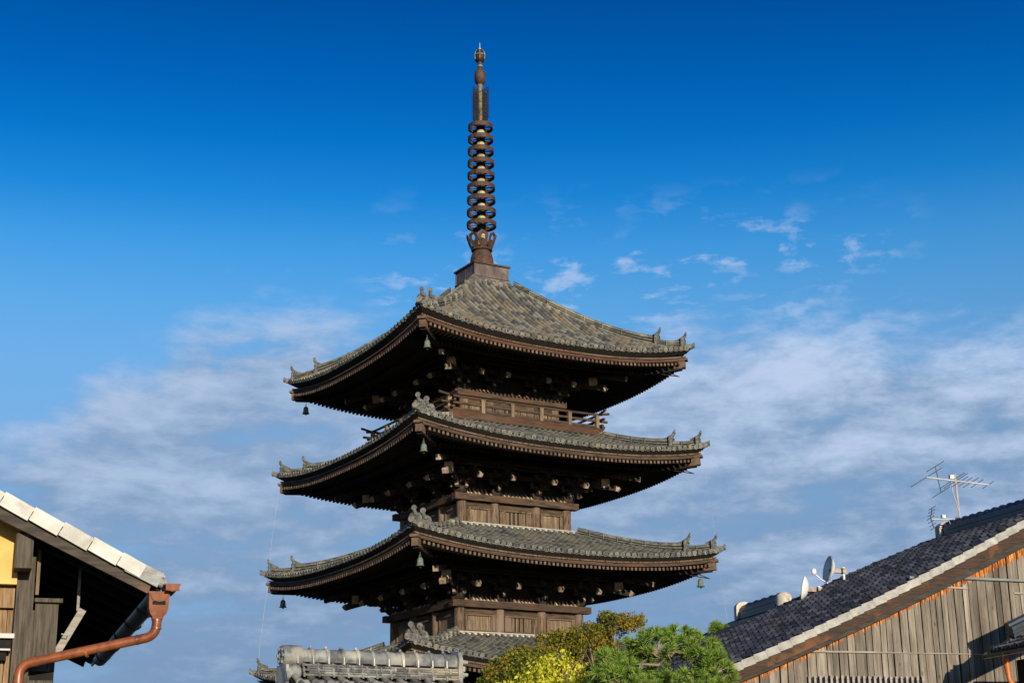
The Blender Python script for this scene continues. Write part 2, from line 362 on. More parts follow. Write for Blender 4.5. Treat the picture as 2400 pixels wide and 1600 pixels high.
def ridge_end(t, j, r, size, parent):
    """ogre-mask end tile with shoulders, brow, eyes and jaw, carrying an upswept round horn tile"""
    mb = MB(); mb.M = rotz(j * math.pi / 2)
    D, P = Vector((-1, -1, 0)) / math.sqrt(2), Vector((1, -1, 0)) / math.sqrt(2)
    c = D * (r * math.sqrt(2)) + Vector((0, 0, surf(t, r, r) - .05 * size)); s = size
    out = [(-.30, 0), (-.32, .12), (-.265, .2), (-.27, .38), (-.21, .50), (-.10, .555), (0, .565), (.10, .555), (.21, .50), (.27, .38), (.265, .2), (.32, .12), (.30, 0)]
    W = lambda d, w, h: c + D * (d * s) + P * (w * s) + Vector((0, 0, h * s))
    mb.rnd = .55
    mb.loft([[W(-.05, w, h) for w, h in out], [W(.04, w, h) for w, h in out], [W(.075, w * .82, .03 + h * .92) for w, h in out]])
    mb.rnd = .8
    for w in (-.09, .09): mb.disc(W(.115, w, .335), D + Vector((0, 0, .0)), .055 * s, .06, 8)
    mb.rnd = .4
    Rz = Matrix((D, P, Vector((0, 0, 1)))).transposed()
    mb.box(W(.10, -.095, .42), (.07 * s, .13 * s, .045 * s), Rz @ Matrix.Rotation(.35, 3, 'X')); mb.box(W(.10, .095, .42), (.07 * s, .13 * s, .045 * s), Rz @ Matrix.Rotation(-.35, 3, 'X'))
    mb.box(W(.12, 0, .26), (.09 * s, .07 * s, .10 * s), Rz); mb.rnd = .75; mb.box(W(.10, 0, .15), (.07 * s, .24 * s, .05 * s), Rz); mb.rnd = .2; mb.box(W(.10, 0, .09), (.05 * s, .20 * s, .05 * s), Rz)
    for w in (-.22, .22): mb.box(W(.07, w, .10), (.08 * s, .09 * s, .14 * s), Rz)
    mb.rnd = .95; mb.disc(W(.12, 0, .015), D, .105 * s, .10, 12)           # disc of the cap tile at the foot
    o = mb.build('ridge_end_tile', m_oni, parent)
    h = MB(); h.M = mb.M; h.rnd = .5
    pts = [W(-.30, 0, .36), W(-.12, 0, .43), W(.02, 0, .50), W(.10, 0, .58), W(.15, 0, .68), W(.165, 0, .73)]
    h.tube(pts, [.09 * s, .09 * s, .085 * s, .07 * s, .055 * s, .045 * s], 10)
    h.rnd = .85; h.disc(W(.19, 0, .71), D, .105 * s, .045, 12)
    h.build('horn_tile', m_hornt, parent)

def eaves(k, parent):
    t = TIERS[k]; R = t['R']; b = t['b']
    # eave board and recess above it, its shade put into the dark colour
    mb = MB()
    for j in range(4):
        mb.M = rotz(j * math.pi / 2); rf = R - .20; rb = R - .34
        fz = lambda x: L(t['zd'] + (.02 if k == 5 else .075) + t['lift'] * .97 * curve(x / R))
        mb.mi = 1
        mb.grid(30, 1, lambda u, v: ((2 * u - 1) * (R - .01 - v * .24), -(R - .01 - v * .24), surf(t, (2 * u - 1) * R, R) - .07 - v * .18))
        mb.mi = 0; mb.rnd = .5
        rings = []
        for i in range(31):
            u = i / 15 - 1
            rings.append([Vector((u * rf, -rf, fz(u * rf) - .26)), Vector((u * rf, -rf, fz(u * rf) - .385)), Vector((u * rb, -rb, fz(u * rb) - .385)), Vector((u * rb, -rb, fz(u * rb) - .26))])
        mb.loft(rings); mb.rnd = .3
        # thin upper board, set back
        r2 = R - .14
        rings = []
        for i in range(31):
            u = i / 15 - 1
            rings.append([Vector((u * r2, -r2, fz(u * r2) - .205)), Vector((u * r2, -r2, fz(u * r2) - .258)), Vector((u * rb, -rb, fz(u * rb) - .258)), Vector((u * rb, -rb, fz(u * rb) - .205))])
        mb.mi = 2; mb.loft(rings)
    mb.build('eave_board', [m_red if k == 5 else m_beam, m_dark, m_wood], parent)
    # soffit boards
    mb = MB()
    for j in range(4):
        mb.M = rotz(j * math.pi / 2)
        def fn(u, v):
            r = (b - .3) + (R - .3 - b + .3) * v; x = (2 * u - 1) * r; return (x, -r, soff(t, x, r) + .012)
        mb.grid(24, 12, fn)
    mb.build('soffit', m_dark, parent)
    # rafters in two rows per side
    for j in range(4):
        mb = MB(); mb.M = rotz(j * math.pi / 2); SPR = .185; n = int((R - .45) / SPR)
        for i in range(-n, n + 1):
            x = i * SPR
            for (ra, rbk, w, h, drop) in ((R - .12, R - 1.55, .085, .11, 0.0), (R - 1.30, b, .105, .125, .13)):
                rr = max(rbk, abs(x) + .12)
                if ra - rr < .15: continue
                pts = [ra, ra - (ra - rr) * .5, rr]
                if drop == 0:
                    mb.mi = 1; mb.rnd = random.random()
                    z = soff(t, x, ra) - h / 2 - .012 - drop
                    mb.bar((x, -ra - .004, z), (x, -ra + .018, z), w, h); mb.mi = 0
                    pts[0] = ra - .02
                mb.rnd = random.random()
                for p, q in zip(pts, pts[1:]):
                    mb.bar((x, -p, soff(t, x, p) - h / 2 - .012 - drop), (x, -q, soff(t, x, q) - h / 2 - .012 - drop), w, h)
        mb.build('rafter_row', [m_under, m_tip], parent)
    # hip rafters at the corners
    for j in (0, 1, 3):
        mb = MB(); mb.M = rotz(j * math.pi / 2); D = Vector((-1, -1, 0)) / math.sqrt(2); s2 = math.sqrt(2)
        prev = None
        for q in (b, b + 1.0, R - 1.6, R - .9, R - .28):
            p = D * (q * s2) + Vector((0, 0, soff(t, q, q) - .17)); 
            if prev is not None: mb.bar(prev, p, .24, .30)
            prev = p
        mb.mi = 1; zt = soff(t, R - .2, R - .2)
        mb.bar(D * ((R - .5) * s2) + Vector((0, 0, zt - .14)), D * ((R - .17) * s2) + Vector((0, 0, zt - .12)), .25, .30)
        mb.bar(D * ((R - .55) * s2) + Vector((0, 0, zt + .06)), D * ((R - .10) * s2) + Vector((0, 0, zt + .09)), .32, .10)
        mb.build('hip_rafter', [m_under, m_tip], parent)

def bracket(k, kind, mb):
    """one set of bracket arms under face 0; kind = x position or 'corner'"""
    t = TIERS[k]; b = t['b']; z0 = L(BEAM[k][1]); nose_r = b + 1.33
    if kind == 'corner': D, P, s = Vector((-1, -1, 0)) / math.sqrt(2), Vector((1, -1, 0)) / math.sqrt(2), math.sqrt(2); org = Vector((-b + .2, -b + .2, 0))
    else: D, P, s = Vector((0, -1, 0)), Vector((1, 0, 0)), 1.0; org = Vector((kind, -b + .2, 0))
    W = lambda d, w, h: org + D * (d * s) + P * w + Vector((0, 0, z0 + h))
    Rz = Matrix((P, D, Vector((0, 0, 1)))).transposed()
    mb.mi = 0; mb.rnd = random.random()
    mb.loft([[W(d, w, .04) for d, w in ((-.17, -.17), (-.17, .17), (.17, .17), (.17, -.17))], [W(d * 1.35, w * 1.35, .14) for d, w in ((-.17, -.17), (-.17, .17), (.17, .17), (.17, -.17))], [W(d * 1.35, w * 1.35, .26) for d, w in ((-.17, -.17), (-.17, .17), (.17, .17), (.17, -.17))]])
    for lv, out in ((0, .42), (1, .78), (2, 1.1)):
        h = .26 + lv * .26
        mb.bar(W(-.1, 0, h), W(out, 0, h), .13, .16)
        if lv == 0: mb.mi = 1; mb.bar(W(out, 0, h + .01), W(out + .035, 0, h + .03), .128, .10); mb.mi = 0      # arm end, paler colour standing in for sun
        mb.box(W(out - .08, 0, h + .14), (.22, .22, .11), Rz)
        if kind != 'corner':
            mb.bar(W(out - .08 - .36 * 0, -.42, h + .27 - .05), W(out - .08, .42, h + .27 - .05), .11, .13)
            for w in (-.38, 0, .38): mb.box(W(out - .08, w, h + .34), (.18, .19, .10), Rz)
    # tail rafter sloping down and outwards, its end cut and coloured pale as if sunlit
    zt = {5: 16.92, 4: 12.70, 3: 8.46, 2: 4.3}[k]
    rn = (nose_r - (b - .2))
    tip = org + D * (rn * s) + Vector((0, 0, L(zt))); back = org + D * (.15 * s) + Vector((0, 0, L(zt) + .42))
    tt = (tip - back).normalized()
    mb.bar(back, tip, .16 if kind != 'corner' else .22, .22); mb.mi = 1
    w_ = .165 if kind != 'corner' else .225
    up = P.cross(tt) * -1
    if up.z < 0: up = -up
    A = [tip + P * (w_ / 2) * sg + up * hh + tt * dd for sg in (-1, 1) for hh, dd in ((-.115, .02), (.03, .10), (.115, -.02))]
    B = [tip + P * (w_ / 2) * sg + up * hh - tt * .06 for sg in (-1, 1) for hh, dd in ((-.115, 0), (.03, 0), (.115, 0))]
    mb._add(A + B, [(0, 1, 4, 3), (1, 2, 5, 4), (2, 8, 11, 5), (0, 3, 9, 6), (0, 6, 7, 1), (1, 7, 8, 2), (3, 4, 10, 9), (4, 5, 11, 10)])
    if kind == 'corner':
        tip2 = org + D * ((rn + .62) * s) + Vector((0, 0, L(zt) + .33)); mb.mi = 0; mb.bar(tip2 - tt * 1.2, tip2, .2, .2); mb.mi = 1; mb.bar(tip2, tip2 + tt * .04, .205, .205)
        mb.box(W(1.18, 0, .74), (.3, .3, .34), Rz)

def storey(k):
    t = TIERS[k]; b = t['b']; zlo = {5: 14.9, 4: 10.6, 3: 6.3, 2: -12.4}[k]; z0, z1 = BEAM[k]
    mb = MB(); wr = b - .26
    mb.box((0, 0, L((zlo + z0) / 2)), (2 * wr, 2 * wr, z0 - zlo)); mb.mi = 1
    mb.box((0, 0, L((z0 + z1 + 1.6) / 2)), (2 * (wr - .05), 2 * (wr - .05), z1 + 1.6 - z0))
    core = mb.build('storey_wall', [m_wood, m_dark], pag)
    # ring beam above the posts
    mb = MB(); rb = b + .10
    for j in range(4):
        mb.M = rotz(j * math.pi / 2); mb.rnd = random.random()
        ext = .12 if j % 2 == 0 else -.21
        mb.box((0, -rb + .16, L((z0 + z1) / 2)), (2 * (rb + ext), .32, z1 - z0 - (.0 if j % 2 == 0 else .004)))
    mb.build('ring_beam', m_beam, core)
    # saw-toothed strip added for sunlit slivers on the ring beam, sun in its colour
    for j in (0, 3):
        mb = MB(); mb.M = rotz(j * math.pi / 2); x = -b + .35; prof = [(x, 0)]
        while x < b - .3:
            h = random.uniform(.07, .15) if min(abs(x - c) for c in (-.95, .95)) > .24 and random.random() < .8 else .012
            prof += [(x, .012), (x + .02, h), (x + .065, h * .5), (x + .10, .012)]; x += random.choice((.15, .17, .19))
        prof += [(x, .012), (x, 0)]
        for (xa, ha), (xb, hb) in zip(prof[1:-1], prof[2:-1]):
            if xb - xa < 1e-4: continue
            mb.loft([[Vector((q, -rb + .05 + d, L(z1) - .01)), Vector((q, -rb + .05 + d + hh * .4, L(z1) + hh)), Vector((q, -rb + .2 + d, L(z1) + hh)), Vector((q, -rb + .2 + d, L(z1) - .01))] for q, hh, d in ((xa, ha, 0), (xb, hb, 0))], cap=False)
        mb.build('sunlit_teeth', m_nose, core)
    # bracket sets
    for j in (0, 3):
        for kind in ([-b + .2 + .35] if False else [-.95, .95]) + (['corner'] if True else []):
            m2 = MB(); m2.M = rotz(j * math.pi / 2); bracket(k, kind, m2); m2.build('bracket_set', [m_brk, m_nose], core)
        for xk in (-b + .2, b - .2):
            m2 = MB(); m2.M = rotz(j * math.pi / 2); bracket(k, xk, m2); m2.build('bracket_set', [m_brk, m_nose], core)
    m2 = MB(); m2.M = rotz(math.pi / 2); bracket(k, 'corner', m2); m2.build('bracket_set', [m_brk, m_nose], core)
    # purlins carried by the brackets, all four sides
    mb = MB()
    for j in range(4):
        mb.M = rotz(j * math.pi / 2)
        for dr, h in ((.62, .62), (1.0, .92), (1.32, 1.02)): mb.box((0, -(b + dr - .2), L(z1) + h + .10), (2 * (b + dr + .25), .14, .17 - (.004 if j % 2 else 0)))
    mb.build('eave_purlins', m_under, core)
    if k == 2: return core
    # posts
    zt = z0
    for j in (0, 3):
        for x in ([-b + .22, -.95, .95] if j == 0 else [-.95, .95, -b + .22]) + ([b - .22] if j == 0 else []):
            if j == 3 and x == -b + .22: pass
            mb = MB(); mb.M = rotz(j * math.pi / 2); mb.rnd = random.random()
            mb.lathe([(.205, L(zlo)), (.205, L(zt - .04)), (.17, L(zt) + .004)], 18, (x, -b + .21, 0))
            mb.build('post', m_wood, core, smooth=True)
    # rails and windows between the posts
    for j in (0, 3):
        mb = MB(); mb.M = rotz(j * math.pi / 2)
        for i, (x0, x1) in enumerate(((-b + .4, -1.13), (-.77, .77), (1.13, b - .4))):
            mb.rnd = random.random(); mb.box(((x0 + x1) / 2, -b + .20, L(zt - .17)), (x1 - x0, .20, .20)); mb.rnd = random.random()
            mb.box(((x0 + x1) / 2, -b + .20, L(zt - .98)), (x1 - x0, .22, .26))
        mb.build('tie_rail', m_beam, core)
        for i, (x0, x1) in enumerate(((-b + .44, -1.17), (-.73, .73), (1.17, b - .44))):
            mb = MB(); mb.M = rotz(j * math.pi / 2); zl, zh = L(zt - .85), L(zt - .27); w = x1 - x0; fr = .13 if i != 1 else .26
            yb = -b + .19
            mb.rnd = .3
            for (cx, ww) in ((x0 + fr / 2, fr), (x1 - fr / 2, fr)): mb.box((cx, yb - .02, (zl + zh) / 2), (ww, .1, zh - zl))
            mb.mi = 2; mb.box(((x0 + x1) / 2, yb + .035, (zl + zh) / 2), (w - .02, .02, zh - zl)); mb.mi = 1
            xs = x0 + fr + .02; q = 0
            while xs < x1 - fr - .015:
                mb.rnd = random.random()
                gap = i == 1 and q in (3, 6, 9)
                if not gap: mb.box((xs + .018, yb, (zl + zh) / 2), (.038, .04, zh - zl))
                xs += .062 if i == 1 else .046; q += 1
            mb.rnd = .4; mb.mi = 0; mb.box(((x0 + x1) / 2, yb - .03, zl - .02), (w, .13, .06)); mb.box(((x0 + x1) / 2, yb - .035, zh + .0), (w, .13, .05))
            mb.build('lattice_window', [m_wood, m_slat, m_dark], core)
    # pale band of plaster and thin tiles at the foot of the wall
    mb = MB()
    zf = TIERS[k - 1]['zin']; rr = TIERS[k - 1]['rin']
    for h, o_, mi in ((.0, .16, 0), (.045, .10, 1), (.08, .05, 0)):
        for j in range(4):
            mb.M = rotz(j * math.pi / 2); mb.mi = mi; mb.rnd = random.random()
            mb.box((0, -(rr + o_ - .1), L(zf + h)), (2 * (rr + o_) - (0 if j % 2 == 0 else .41), .2, .06))
    mb.build('flashing_band', [m_plaster_band, m_disc], core)
    return core

roofs = {}
for k in (5, 4, 3, 2):
    o = roof(k); roofs[k] = o; t = TIERS[k]; R = t['R']
    for j in (0, 1, 3):
        hip_ridge(t, j, t['rin'] + .1, R - 1.02, .26, .28, o, True); ridge_end(t, j, R - .98, 1.0, o)
        hip_ridge(t, j, R - .95, R - .26, .22, .26, o, True); ridge_end(t, j, R - .22, .90, o)
        mb = MB(); mb.M = rotz(j * math.pi / 2); D = Vector((-1, -1, 0)) / math.sqrt(2); s2 = math.sqrt(2); mb.rnd = .4     # corner tile at the very tip
        zt = surf(t, R, R); mb.bar(D * ((R - .35) * s2) + Vector((0, 0, zt - .02)), D * ((R + .06) * s2) + Vector((0, 0, zt + .03)), .30, .09, w1=.16)
        mb.tube([D * ((R - .3) * s2) + Vector((0, 0, zt + .05)), D * ((R + .04) * s2) + Vector((0, 0, zt + .08)), D * ((R + .12) * s2) + Vector((0, 0, zt + .11))], [.09, .09, .10], 10)
        mb.disc(D * ((R + .125) * s2) + Vector((0, 0, zt + .115)), D, .115, .04, 12)
        mb.build('corner_tile', m_disc, o)
    eaves(k, o); storey(k)

# balcony round the fifth storey
bal = MB(); rb = 3.60
for j in range(4):
    bal.M = rotz(j * math.pi / 2); x2 = 0 if j % 2 == 0 else -.26; bal.rnd = random.random()
    bal.mi = 1; bal.box((0, -rb + .10, L(15.09)), (2 * rb + x2 * 1.6, .20, .19)); bal.mi = 0
    bal.box((0, -rb + .05, L(14.955)), (2 * rb + .10 + x2, .16, .08)); bal.box((0, -rb + .15, L(15.215)), (2 * rb + .1 + x2 * 1.6, .30, .05))
    for i in range(9): bal.box((-3.4 + i * .85, -rb + .45, L(15.06)), (.12, .6, .14))
    bal.mi = 0; bal.box((0, -3.0, L(15.20)), (2 * 3.0, 1.0, .05 - .003 * j))
balc = bal.build('balcony', [m_beam, m_red], pag)
for j in (0, 3, 1, 2):
    rail = MB(); rail.M = rotz(j * math.pi / 2); rail.rnd = random.random()
    e2 = rb + .38
    pts = [(-e2, -rb + .12, L(15.93)), (-rb + .1, -rb + .12, L(15.84)), (-rb + .6, -rb + .12, L(15.82)), (rb - .6, -rb + .12, L(15.82)), (rb - .1, -rb + .12, L(15.84)), (e2, -rb + .12, L(15.93))]
    rail.tube(pts, .052, 8)
    z2 = L(15.56) + (.0 if j % 2 == 0 else .02)
    rail.bar((-rb - .28, -rb + .12, z2), (rb + .28, -rb + .12, z2), .09, .085)
    rail.bar((-rb - .15, -rb + .12, z2 - .24), (rb + .15, -rb + .12, z2 - .24), .10, .09)
    rail.build('railing', m_beam, balc)
    if j in (0, 3, 1):
        for i in range(6):
            p = MB(); p.M = rotz(j * math.pi / 2); p.rnd = random.random(); x = -3.38 + i * 6.76 / 5
            if i == 0 and j != 3 and j != 0: continue
            if i == 0 and j == 0: continue
            p.box((x, -rb + .12, L(15.51)), (.15, .15, .54)); p.box((x, -rb + .12, L(15.765)), (.19, .17, .03))
            p.build('railing_post', m_slat, balc)

# spire
fin = MB()
fin.lathe([(.10, L(22.4)), (.10, L(31.3)), (.075, L(31.9)), (.06, L(33.0))], 14)
fin_o = fin.build('spire', m_rust, pag, smooth=True)
fin_o.location = (0, 0, 0)
mb = MB()                                        # square sheet-metal base with a projecting lid
mb.box((0, 0, L(22.28)), (1.66, 1.66, .60)); mb.mi = 1; mb.box((0, 0, L(22.62)), (1.80, 1.80, .07)); mb.box((0, 0, L(22.0)), (1.74, 1.74, .05))
mb.mi = 0
for j in range(4):
    mb.M = rotz(j * math.pi / 2)
    for x in (-.80, .80): mb.box((x, -.835, L(22.28)), (.06, .03, .56))
    mb.box((0, -.833, L(22.28)), (.03, .02, .54))
    for x in [-.7 + .2 * i for i in range(8)]: mb.box((x, -.834, L(22.52)), (.02, .02, .02))
mb.build('base_box', [m_box, m_rust], fin_o)
mb = MB()                                        # courses of thin tiles under the box
for i in range(5):
    w = 1.72 + .07 * i; mb.rnd = random.random(); mb.mi = i % 2
    for j in range(4):
        mb.M = rotz(j * math.pi / 2); n = 7; ext = w / 2 if j % 2 == 0 else w / 2 - .22
        for q in range(n):
            mb.rnd = random.random(); xx = -ext + 2 * ext * (q + .5) / n
            mb.box((xx, -w / 2 + .10, L(21.95 - .062 * i) + random.uniform(-.006, .006)), (2 * ext / n - .01, .2 + random.uniform(-.015, .02), .055))
mb.build('tile_courses', [m_tile, m_ridge], fin_o)
mb = MB()
mb.lathe([(.50, L(22.655)), (.51, L(22.9)), (.49, L(23.15)), (.43, L(23.36)), (.36, L(23.42)), (.36, L(23.47)), (.46, L(23.50)), (.46, L(23.56)), (.40, L(23.58)), (.40, L(23.64)), (.30, L(23.68))], 24)
mb.build('dew_bowl', m_rust, fin_o, smooth=True)
for i in range(8):                               # upright lotus petals, each pierced by a round hole
    a_ = 2 * math.pi * (i + .5) / 8; mb = MB(); Rm = Matrix.Rotation(a_, 3, 'Z')
    prof = lambda v: .40 + .22 * v ** .8
    n = 12; outer = []; inner = []
    shape = [(math.cos(2 * math.pi * q / n), math.sin(2 * math.pi * q / n)) for q in range(n)]
    def pt(w, h, d): rr = prof(max(0, h)) + d; return Rm @ Vector((rr, w, L(23.55 + .62 * h)))
    outl = [(.21, .75), (.20, .98), (.10, 1.0), (0, 1.12), (-.10, 1.0), (-.20, .98), (-.21, .75), (-.19, .4), (-.12, .05), (0, 0), (.12, .05), (.19, .4)]
    inl = [(.09 * math.cos(q), .68 + .20 * math.sin(q)) for q in [R_(30 * (i2)) for i2 in range(12)]]
    for d in (0,):
        A = [pt(w, h, 0) for w, h in outl]; B = [pt(w, h, 0) for w, h in inl]; A2 = [pt(w, h, .03) for w, h in outl]; B2 = [pt(w, h, .03) for w, h in inl]
        mb.loft([A, A2, B2, B, A], cap=False)
    mb.build('lotus_petal', m_rust, fin_o)
mb = MB(); mb.lathe([(.17, L(23.65)), (.17, L(24.15)), (.19, L(24.16)), (.19, L(24.36)), (.17, L(24.37))], 18); mb.build('gilt_collar', m_gold, fin_o, smooth=True)
for i in range(9):
    z = L(24.70 + i * .578); ro = .645 - .012 * i; mb = MB()
    mb.lathe([(ro, z - .10), (ro + .008, z), (ro, z + .10), (ro - .03, z + .10), (ro - .03, z - .10), (ro, z - .10)], 36)
    mb.f = mb.f[:-2]; mb.m = mb.m[:-2]; mb.r = mb.r[:-2]
    for q in range(8):
        an = 2 * math.pi * q / 8 + .2; d = Vector((math.cos(an), math.sin(an), 0)); mb.bar(d * .17 + Vector((0, 0, z)), d * (ro - .02) + Vector((0, 0, z)), .035, .05)
    for q in range(4):
        an = 2 * math.pi * q / 4 + .6; d = Vector((math.cos(an), math.sin(an), 0)); mb.box(d * (ro + .02) + Vector((0, 0, z)), (.02, .04, .165), Matrix.Rotation(an, 3, 'Z'))
    mb.build('spire_ring', m_rust, fin_o)
    mb = MB(); mb.lathe([(.19, z - .17), (.20, z - .10), (.185, z), (.20, z + .10), (.19, z + .16)], 16); mb.build('hub', m_irond, fin_o, smooth=True)
    if i < 8:
        mb = MB(); mb.lathe([(.175, z + .17), (.205, z + .20), (.205, z + .29), (.175, z + .34), (.175, z + .405)], 16); mb.build('gilt_collar', m_gold, fin_o, smooth=True)
mb = MB(); mb.lathe([(.115, L(29.55)), (.115, L(31.4)), (.13, L(31.41)), (.13, L(31.5))], 14); mb.build('gilt_shaft', m_shaft, fin_o, smooth=True)
for i in range(4):                               # openwork flame plates
    an = math.pi / 2 * i + .35; d = Vector((math.cos(an), math.sin(an), 0)); mb = MB(); zb, zt = L(29.55), L(31.15)
    U = Vector((0, 0, 1))
    mb.tube([d * .36 + U * zb, d * .40 + U * (zb + .4), d * .40 + U * (zt - .1), d * .37 + U * zt], .026, 5)
    mb.tube([d * .15 + U * zb, d * .15 + U * zt], .024, 5)
    for q in range(17):
        z = zb + .08 + q * .092
        mb.tube([d * .39 + U * z, d * .49 + U * (z + .055), d * .52 + U * (z + .10)], [.018, .014, .008], 4)
        mb.tube([d * .38 + U * z, d * .27 + U * (z + .06)], .0125, 4)
        sgn = 1 if q % 2 else -1
        mb.tube([d * (.27 + .07 * math.cos(b_)) + U * (z + .07 * sgn * math.sin(b_)) for b_ in [R_(50 * w) for w in range(6)]], .0125, 4)
        mb.tube([d * .16 + U * z, d * .22 + U * (z + .05), d * .29 + U * (z - .03)], .0125, 4)
    mb.tube([d * .37 + U * zt, d * .30 + U * (zt + .12), d * .33 + U * (zt + .2)], [.016, .012, .005], 4)
    mb.build('flame_plate', m_irond, fin_o)
mb = MB()
mb.lathe([(.11, L(31.42)), (.16, L(31.44)), (.235, L(31.52)), (.255, L(31.7)), (.25, L(31.95)), (.22, L(32.05)), (.12, L(32.07)), (.10, L(32.2)), (.12, L(32.42)), (.115, L(32.5))], 20); mb.build('dragon_wheel', m_rust, fin_o, smooth=True)
mb = MB()
mb.lathe([(.13, L(32.50)), (.20, L(32.56)), (.24, L(32.7)), (.245, L(32.86)), (.20, L(33.02)), (.12, L(33.11)), (.05, L(33.15))], 20); mb.mi = 1
for q in range(6):
    an = 2 * math.pi * q / 6; d = Vector((math.cos(an), math.sin(an), 0)); mb.tube([d * .235 + Vector((0, 0, L(32.62))), d * .258 + Vector((0, 0, L(32.78))), d * .235 + Vector((0, 0, L(32.94))), d * .14 + Vector((0, 0, L(33.1)))], .012, 5)
mb.lathe([(.250, L(32.835)), (.258, L(32.85)), (.250, L(32.865))], 20); mb.lathe([(.112, L(32.3)), (.118, L(32.32)), (.112, L(32.34))], 14)
mb.build('jewel', [m_irond, m_gold], fin_o, smooth=True)
mb = MB(); mb.lathe([(.06, L(33.14)), (.05, L(33.2)), (.02, L(33.24)), (.012, L(33.45)), (.004, L(33.5))], 8); mb.build('spike', m_wire, fin_o)

# lightning conductor wires down the left and right corners
for j in (3, 1):
    M = rotz(j * math.pi / 2); mb = MB(); mb.M = M; D = Vector((-1, -1, 0)); pts = []
    for k in (5, 4, 3, 2):
        t = TIERS[k]; R = t['R']; pts += [D * (R - .10) + Vector((0, 0, soff(t, R, R) - .15)), ]
        if j == 3 and k == 5: pts = []
    q = []
    for p0, p1 in zip(pts, pts[1:]): q += [p0, (p0 + p1) / 2 + D * .04]
    mb.tube(q + [pts[-1]], .0065 if j == 3 else .004, 4); mb.build('conductor_wire', m_wire, pag)
    for k in (5, 4, 3):
        t = TIERS[k]; R = t['R']
        if j == 1:
            mb = MB(); mb.M = M; z = soff(t, R - .35, R - .35) - .33
            mb.tube([D * (R - .75) + Vector((0, 0, z)), D * (R - .36) + Vector((0, 0, z - .24)), D * (R - .95) + Vector((.0, 0, z - .06))], .022, 5); mb.build('wire_bracket', m_irond, pag)

# wind bells hanging from the corner beams
def bell(name_label, k, j):
    t = TIERS[k]; R = t['R']; r = R - .62
    p = rotz(j * math.pi / 2) @ Vector((-r, -r, soff(t, r, r) - .40))
    root = empty('wind_bell', pag.location + rotz(PAG_ROT) @ p, PAG_ROT)
    mb = MB()
    mb.lathe([(.02, -.16), (.075, -.18), (.125, -.23), (.145, -.32), (.150, -.46), (.165, -.52), (.215, -.575), (.205, -.585), (.14, -.50), (.12, -.25)], 16); mb.build('bell_body', m_verdi, root, smooth=True)
    mb = MB(); mb.tube([Vector((.045 * math.cos(a_), 0, -.115 + .05 * math.sin(a_))) for a_ in [R_(30 * q) for q in range(13)]], .013, 6)
    mb.tube([(0, 0, .10), (0, 0, -.07)], .012, 6); mb.build('hanger', m_verdi, root)
    mb = MB(); mb.tube([(0, 0, -.3), (.01, 0, -.60)], .010, 5); mb.box((.01, 0, -.63), (.09, .015, .07)); mb.build('clapper', m_irond, root)
    root.scale = (.76,) * 3
    tag(root, name_label, 'bell', 'wind bells under the pagoda eaves')
bell('green bronze wind bell under the front corner of the topmost roof', 5, 0)
bell('dark wind bell against the sky under the left tip of the topmost roof', 5, 3)
bell('green bronze wind bell under the front corner of the second roof from the top', 4, 0)
bell('green bronze wind bell under the front corner of the third roof from the top', 3, 0)
bell('small dark wind bell under the left tip of the third roof from the top', 3, 3)
bell('grey green wind bell under the right tip of the third roof from the top', 3, 1)

#--HOUSES--
# ------------------------------------------------------------------ a point along a line of sight, at a chosen distance ahead
def sight(px, y):
    """world point seen at (px) of the 2352 x 1568 view, y metres ahead"""
    x, v = px[0] * 1.020408 - 1200, px[1] * 1.020408 - 800
    X = cr * x + sr * v; u = -(-sr * x + cr * v)
    d = Vector((X, F_PX * c_ - u * s_, F_PX * s_ + u * c_)); return d * (y / d.y)

# ------------------------------------------------------------------ materials of the houses
m_white = mat('pale_verge_tile', (.44, .42, .375), (.58, .56, .51), scale=(1, 1, 1.0), ns=5.5, rough=.7, bump=.12, vary=.13, c3=(.40, .375, .325), patch=4.5)
m_zinc = mat('zinc_flashing', (.16, .16, .155), (.34, .34, .33), scale=(3, 3, 9), ns=3, rough=.62, metal=.0, bump=.05)
m_hwood = mat('grey_brown_timber', (.036, .028, .020), (.115, .092, .066), scale=(22, 22, 1.6), ns=3.0, rough=.7, bump=.4, vary=.15)
m_hbarge = mat('brown_barge_timber', (.022, .017, .013), (.068, .052, .039), scale=(1.6, 20, 12), ns=3.0, rough=.7, bump=.3, c3=(.15, .085, .045), patch=.9)
m_tanwood = mat('tan_timber', (.13, .075, .035), (.32, .20, .10), scale=(18, 18, 1.6), ns=3.2, rough=.7, bump=.3)
m_ochre = mat('ochre_plaster', (.60, .34, .10), (.75, .46, .155), ns=6, rough=.9, bump=.15, c3=(.62, .37, .13), patch=3)
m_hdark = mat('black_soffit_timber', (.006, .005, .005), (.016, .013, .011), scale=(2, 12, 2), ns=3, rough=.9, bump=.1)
m_copper = mat('copper_pipe', (.17, .050, .018), (.285, .090, .032), scale=(4, 4, 1), ns=5.0, rough=.36, bump=.04, spec=.6, metal=.1, c3=(.095, .032, .018), patch=5)
m_hopper = mat('copper_sheet', (.15, .046, .019), (.23, .080, .036), scale=(6, 6, 3), ns=4.0, rough=.62, bump=.06, spec=.25, c3=(.27, .12, .07), patch=6)
m_blackmetal = mat('black_gutter_metal', (.012, .012, .012), (.03, .03, .028), ns=3, rough=.35, spec=.5, bump=.05)
m_navy = mat('dark_blue_roof_tile', (.018, .020, .030), (.052, .054, .070), ns=4, rough=.55, spec=.35, vary=.55, bump=.2, c3=(.060, .060, .064), patch=1.4)
m_navyridge = mat('navy_ridge_tile', (.008, .012, .022), (.022, .030, .048), ns=4, rough=.35, spec=.5, vary=.25, bump=.1)
m_greyverge = mat('grey_verge_tile', (.25, .24, .215), (.44, .425, .385), ns=6, rough=.8, bump=.2, vary=.12, c3=(.22, .215, .20), patch=3)
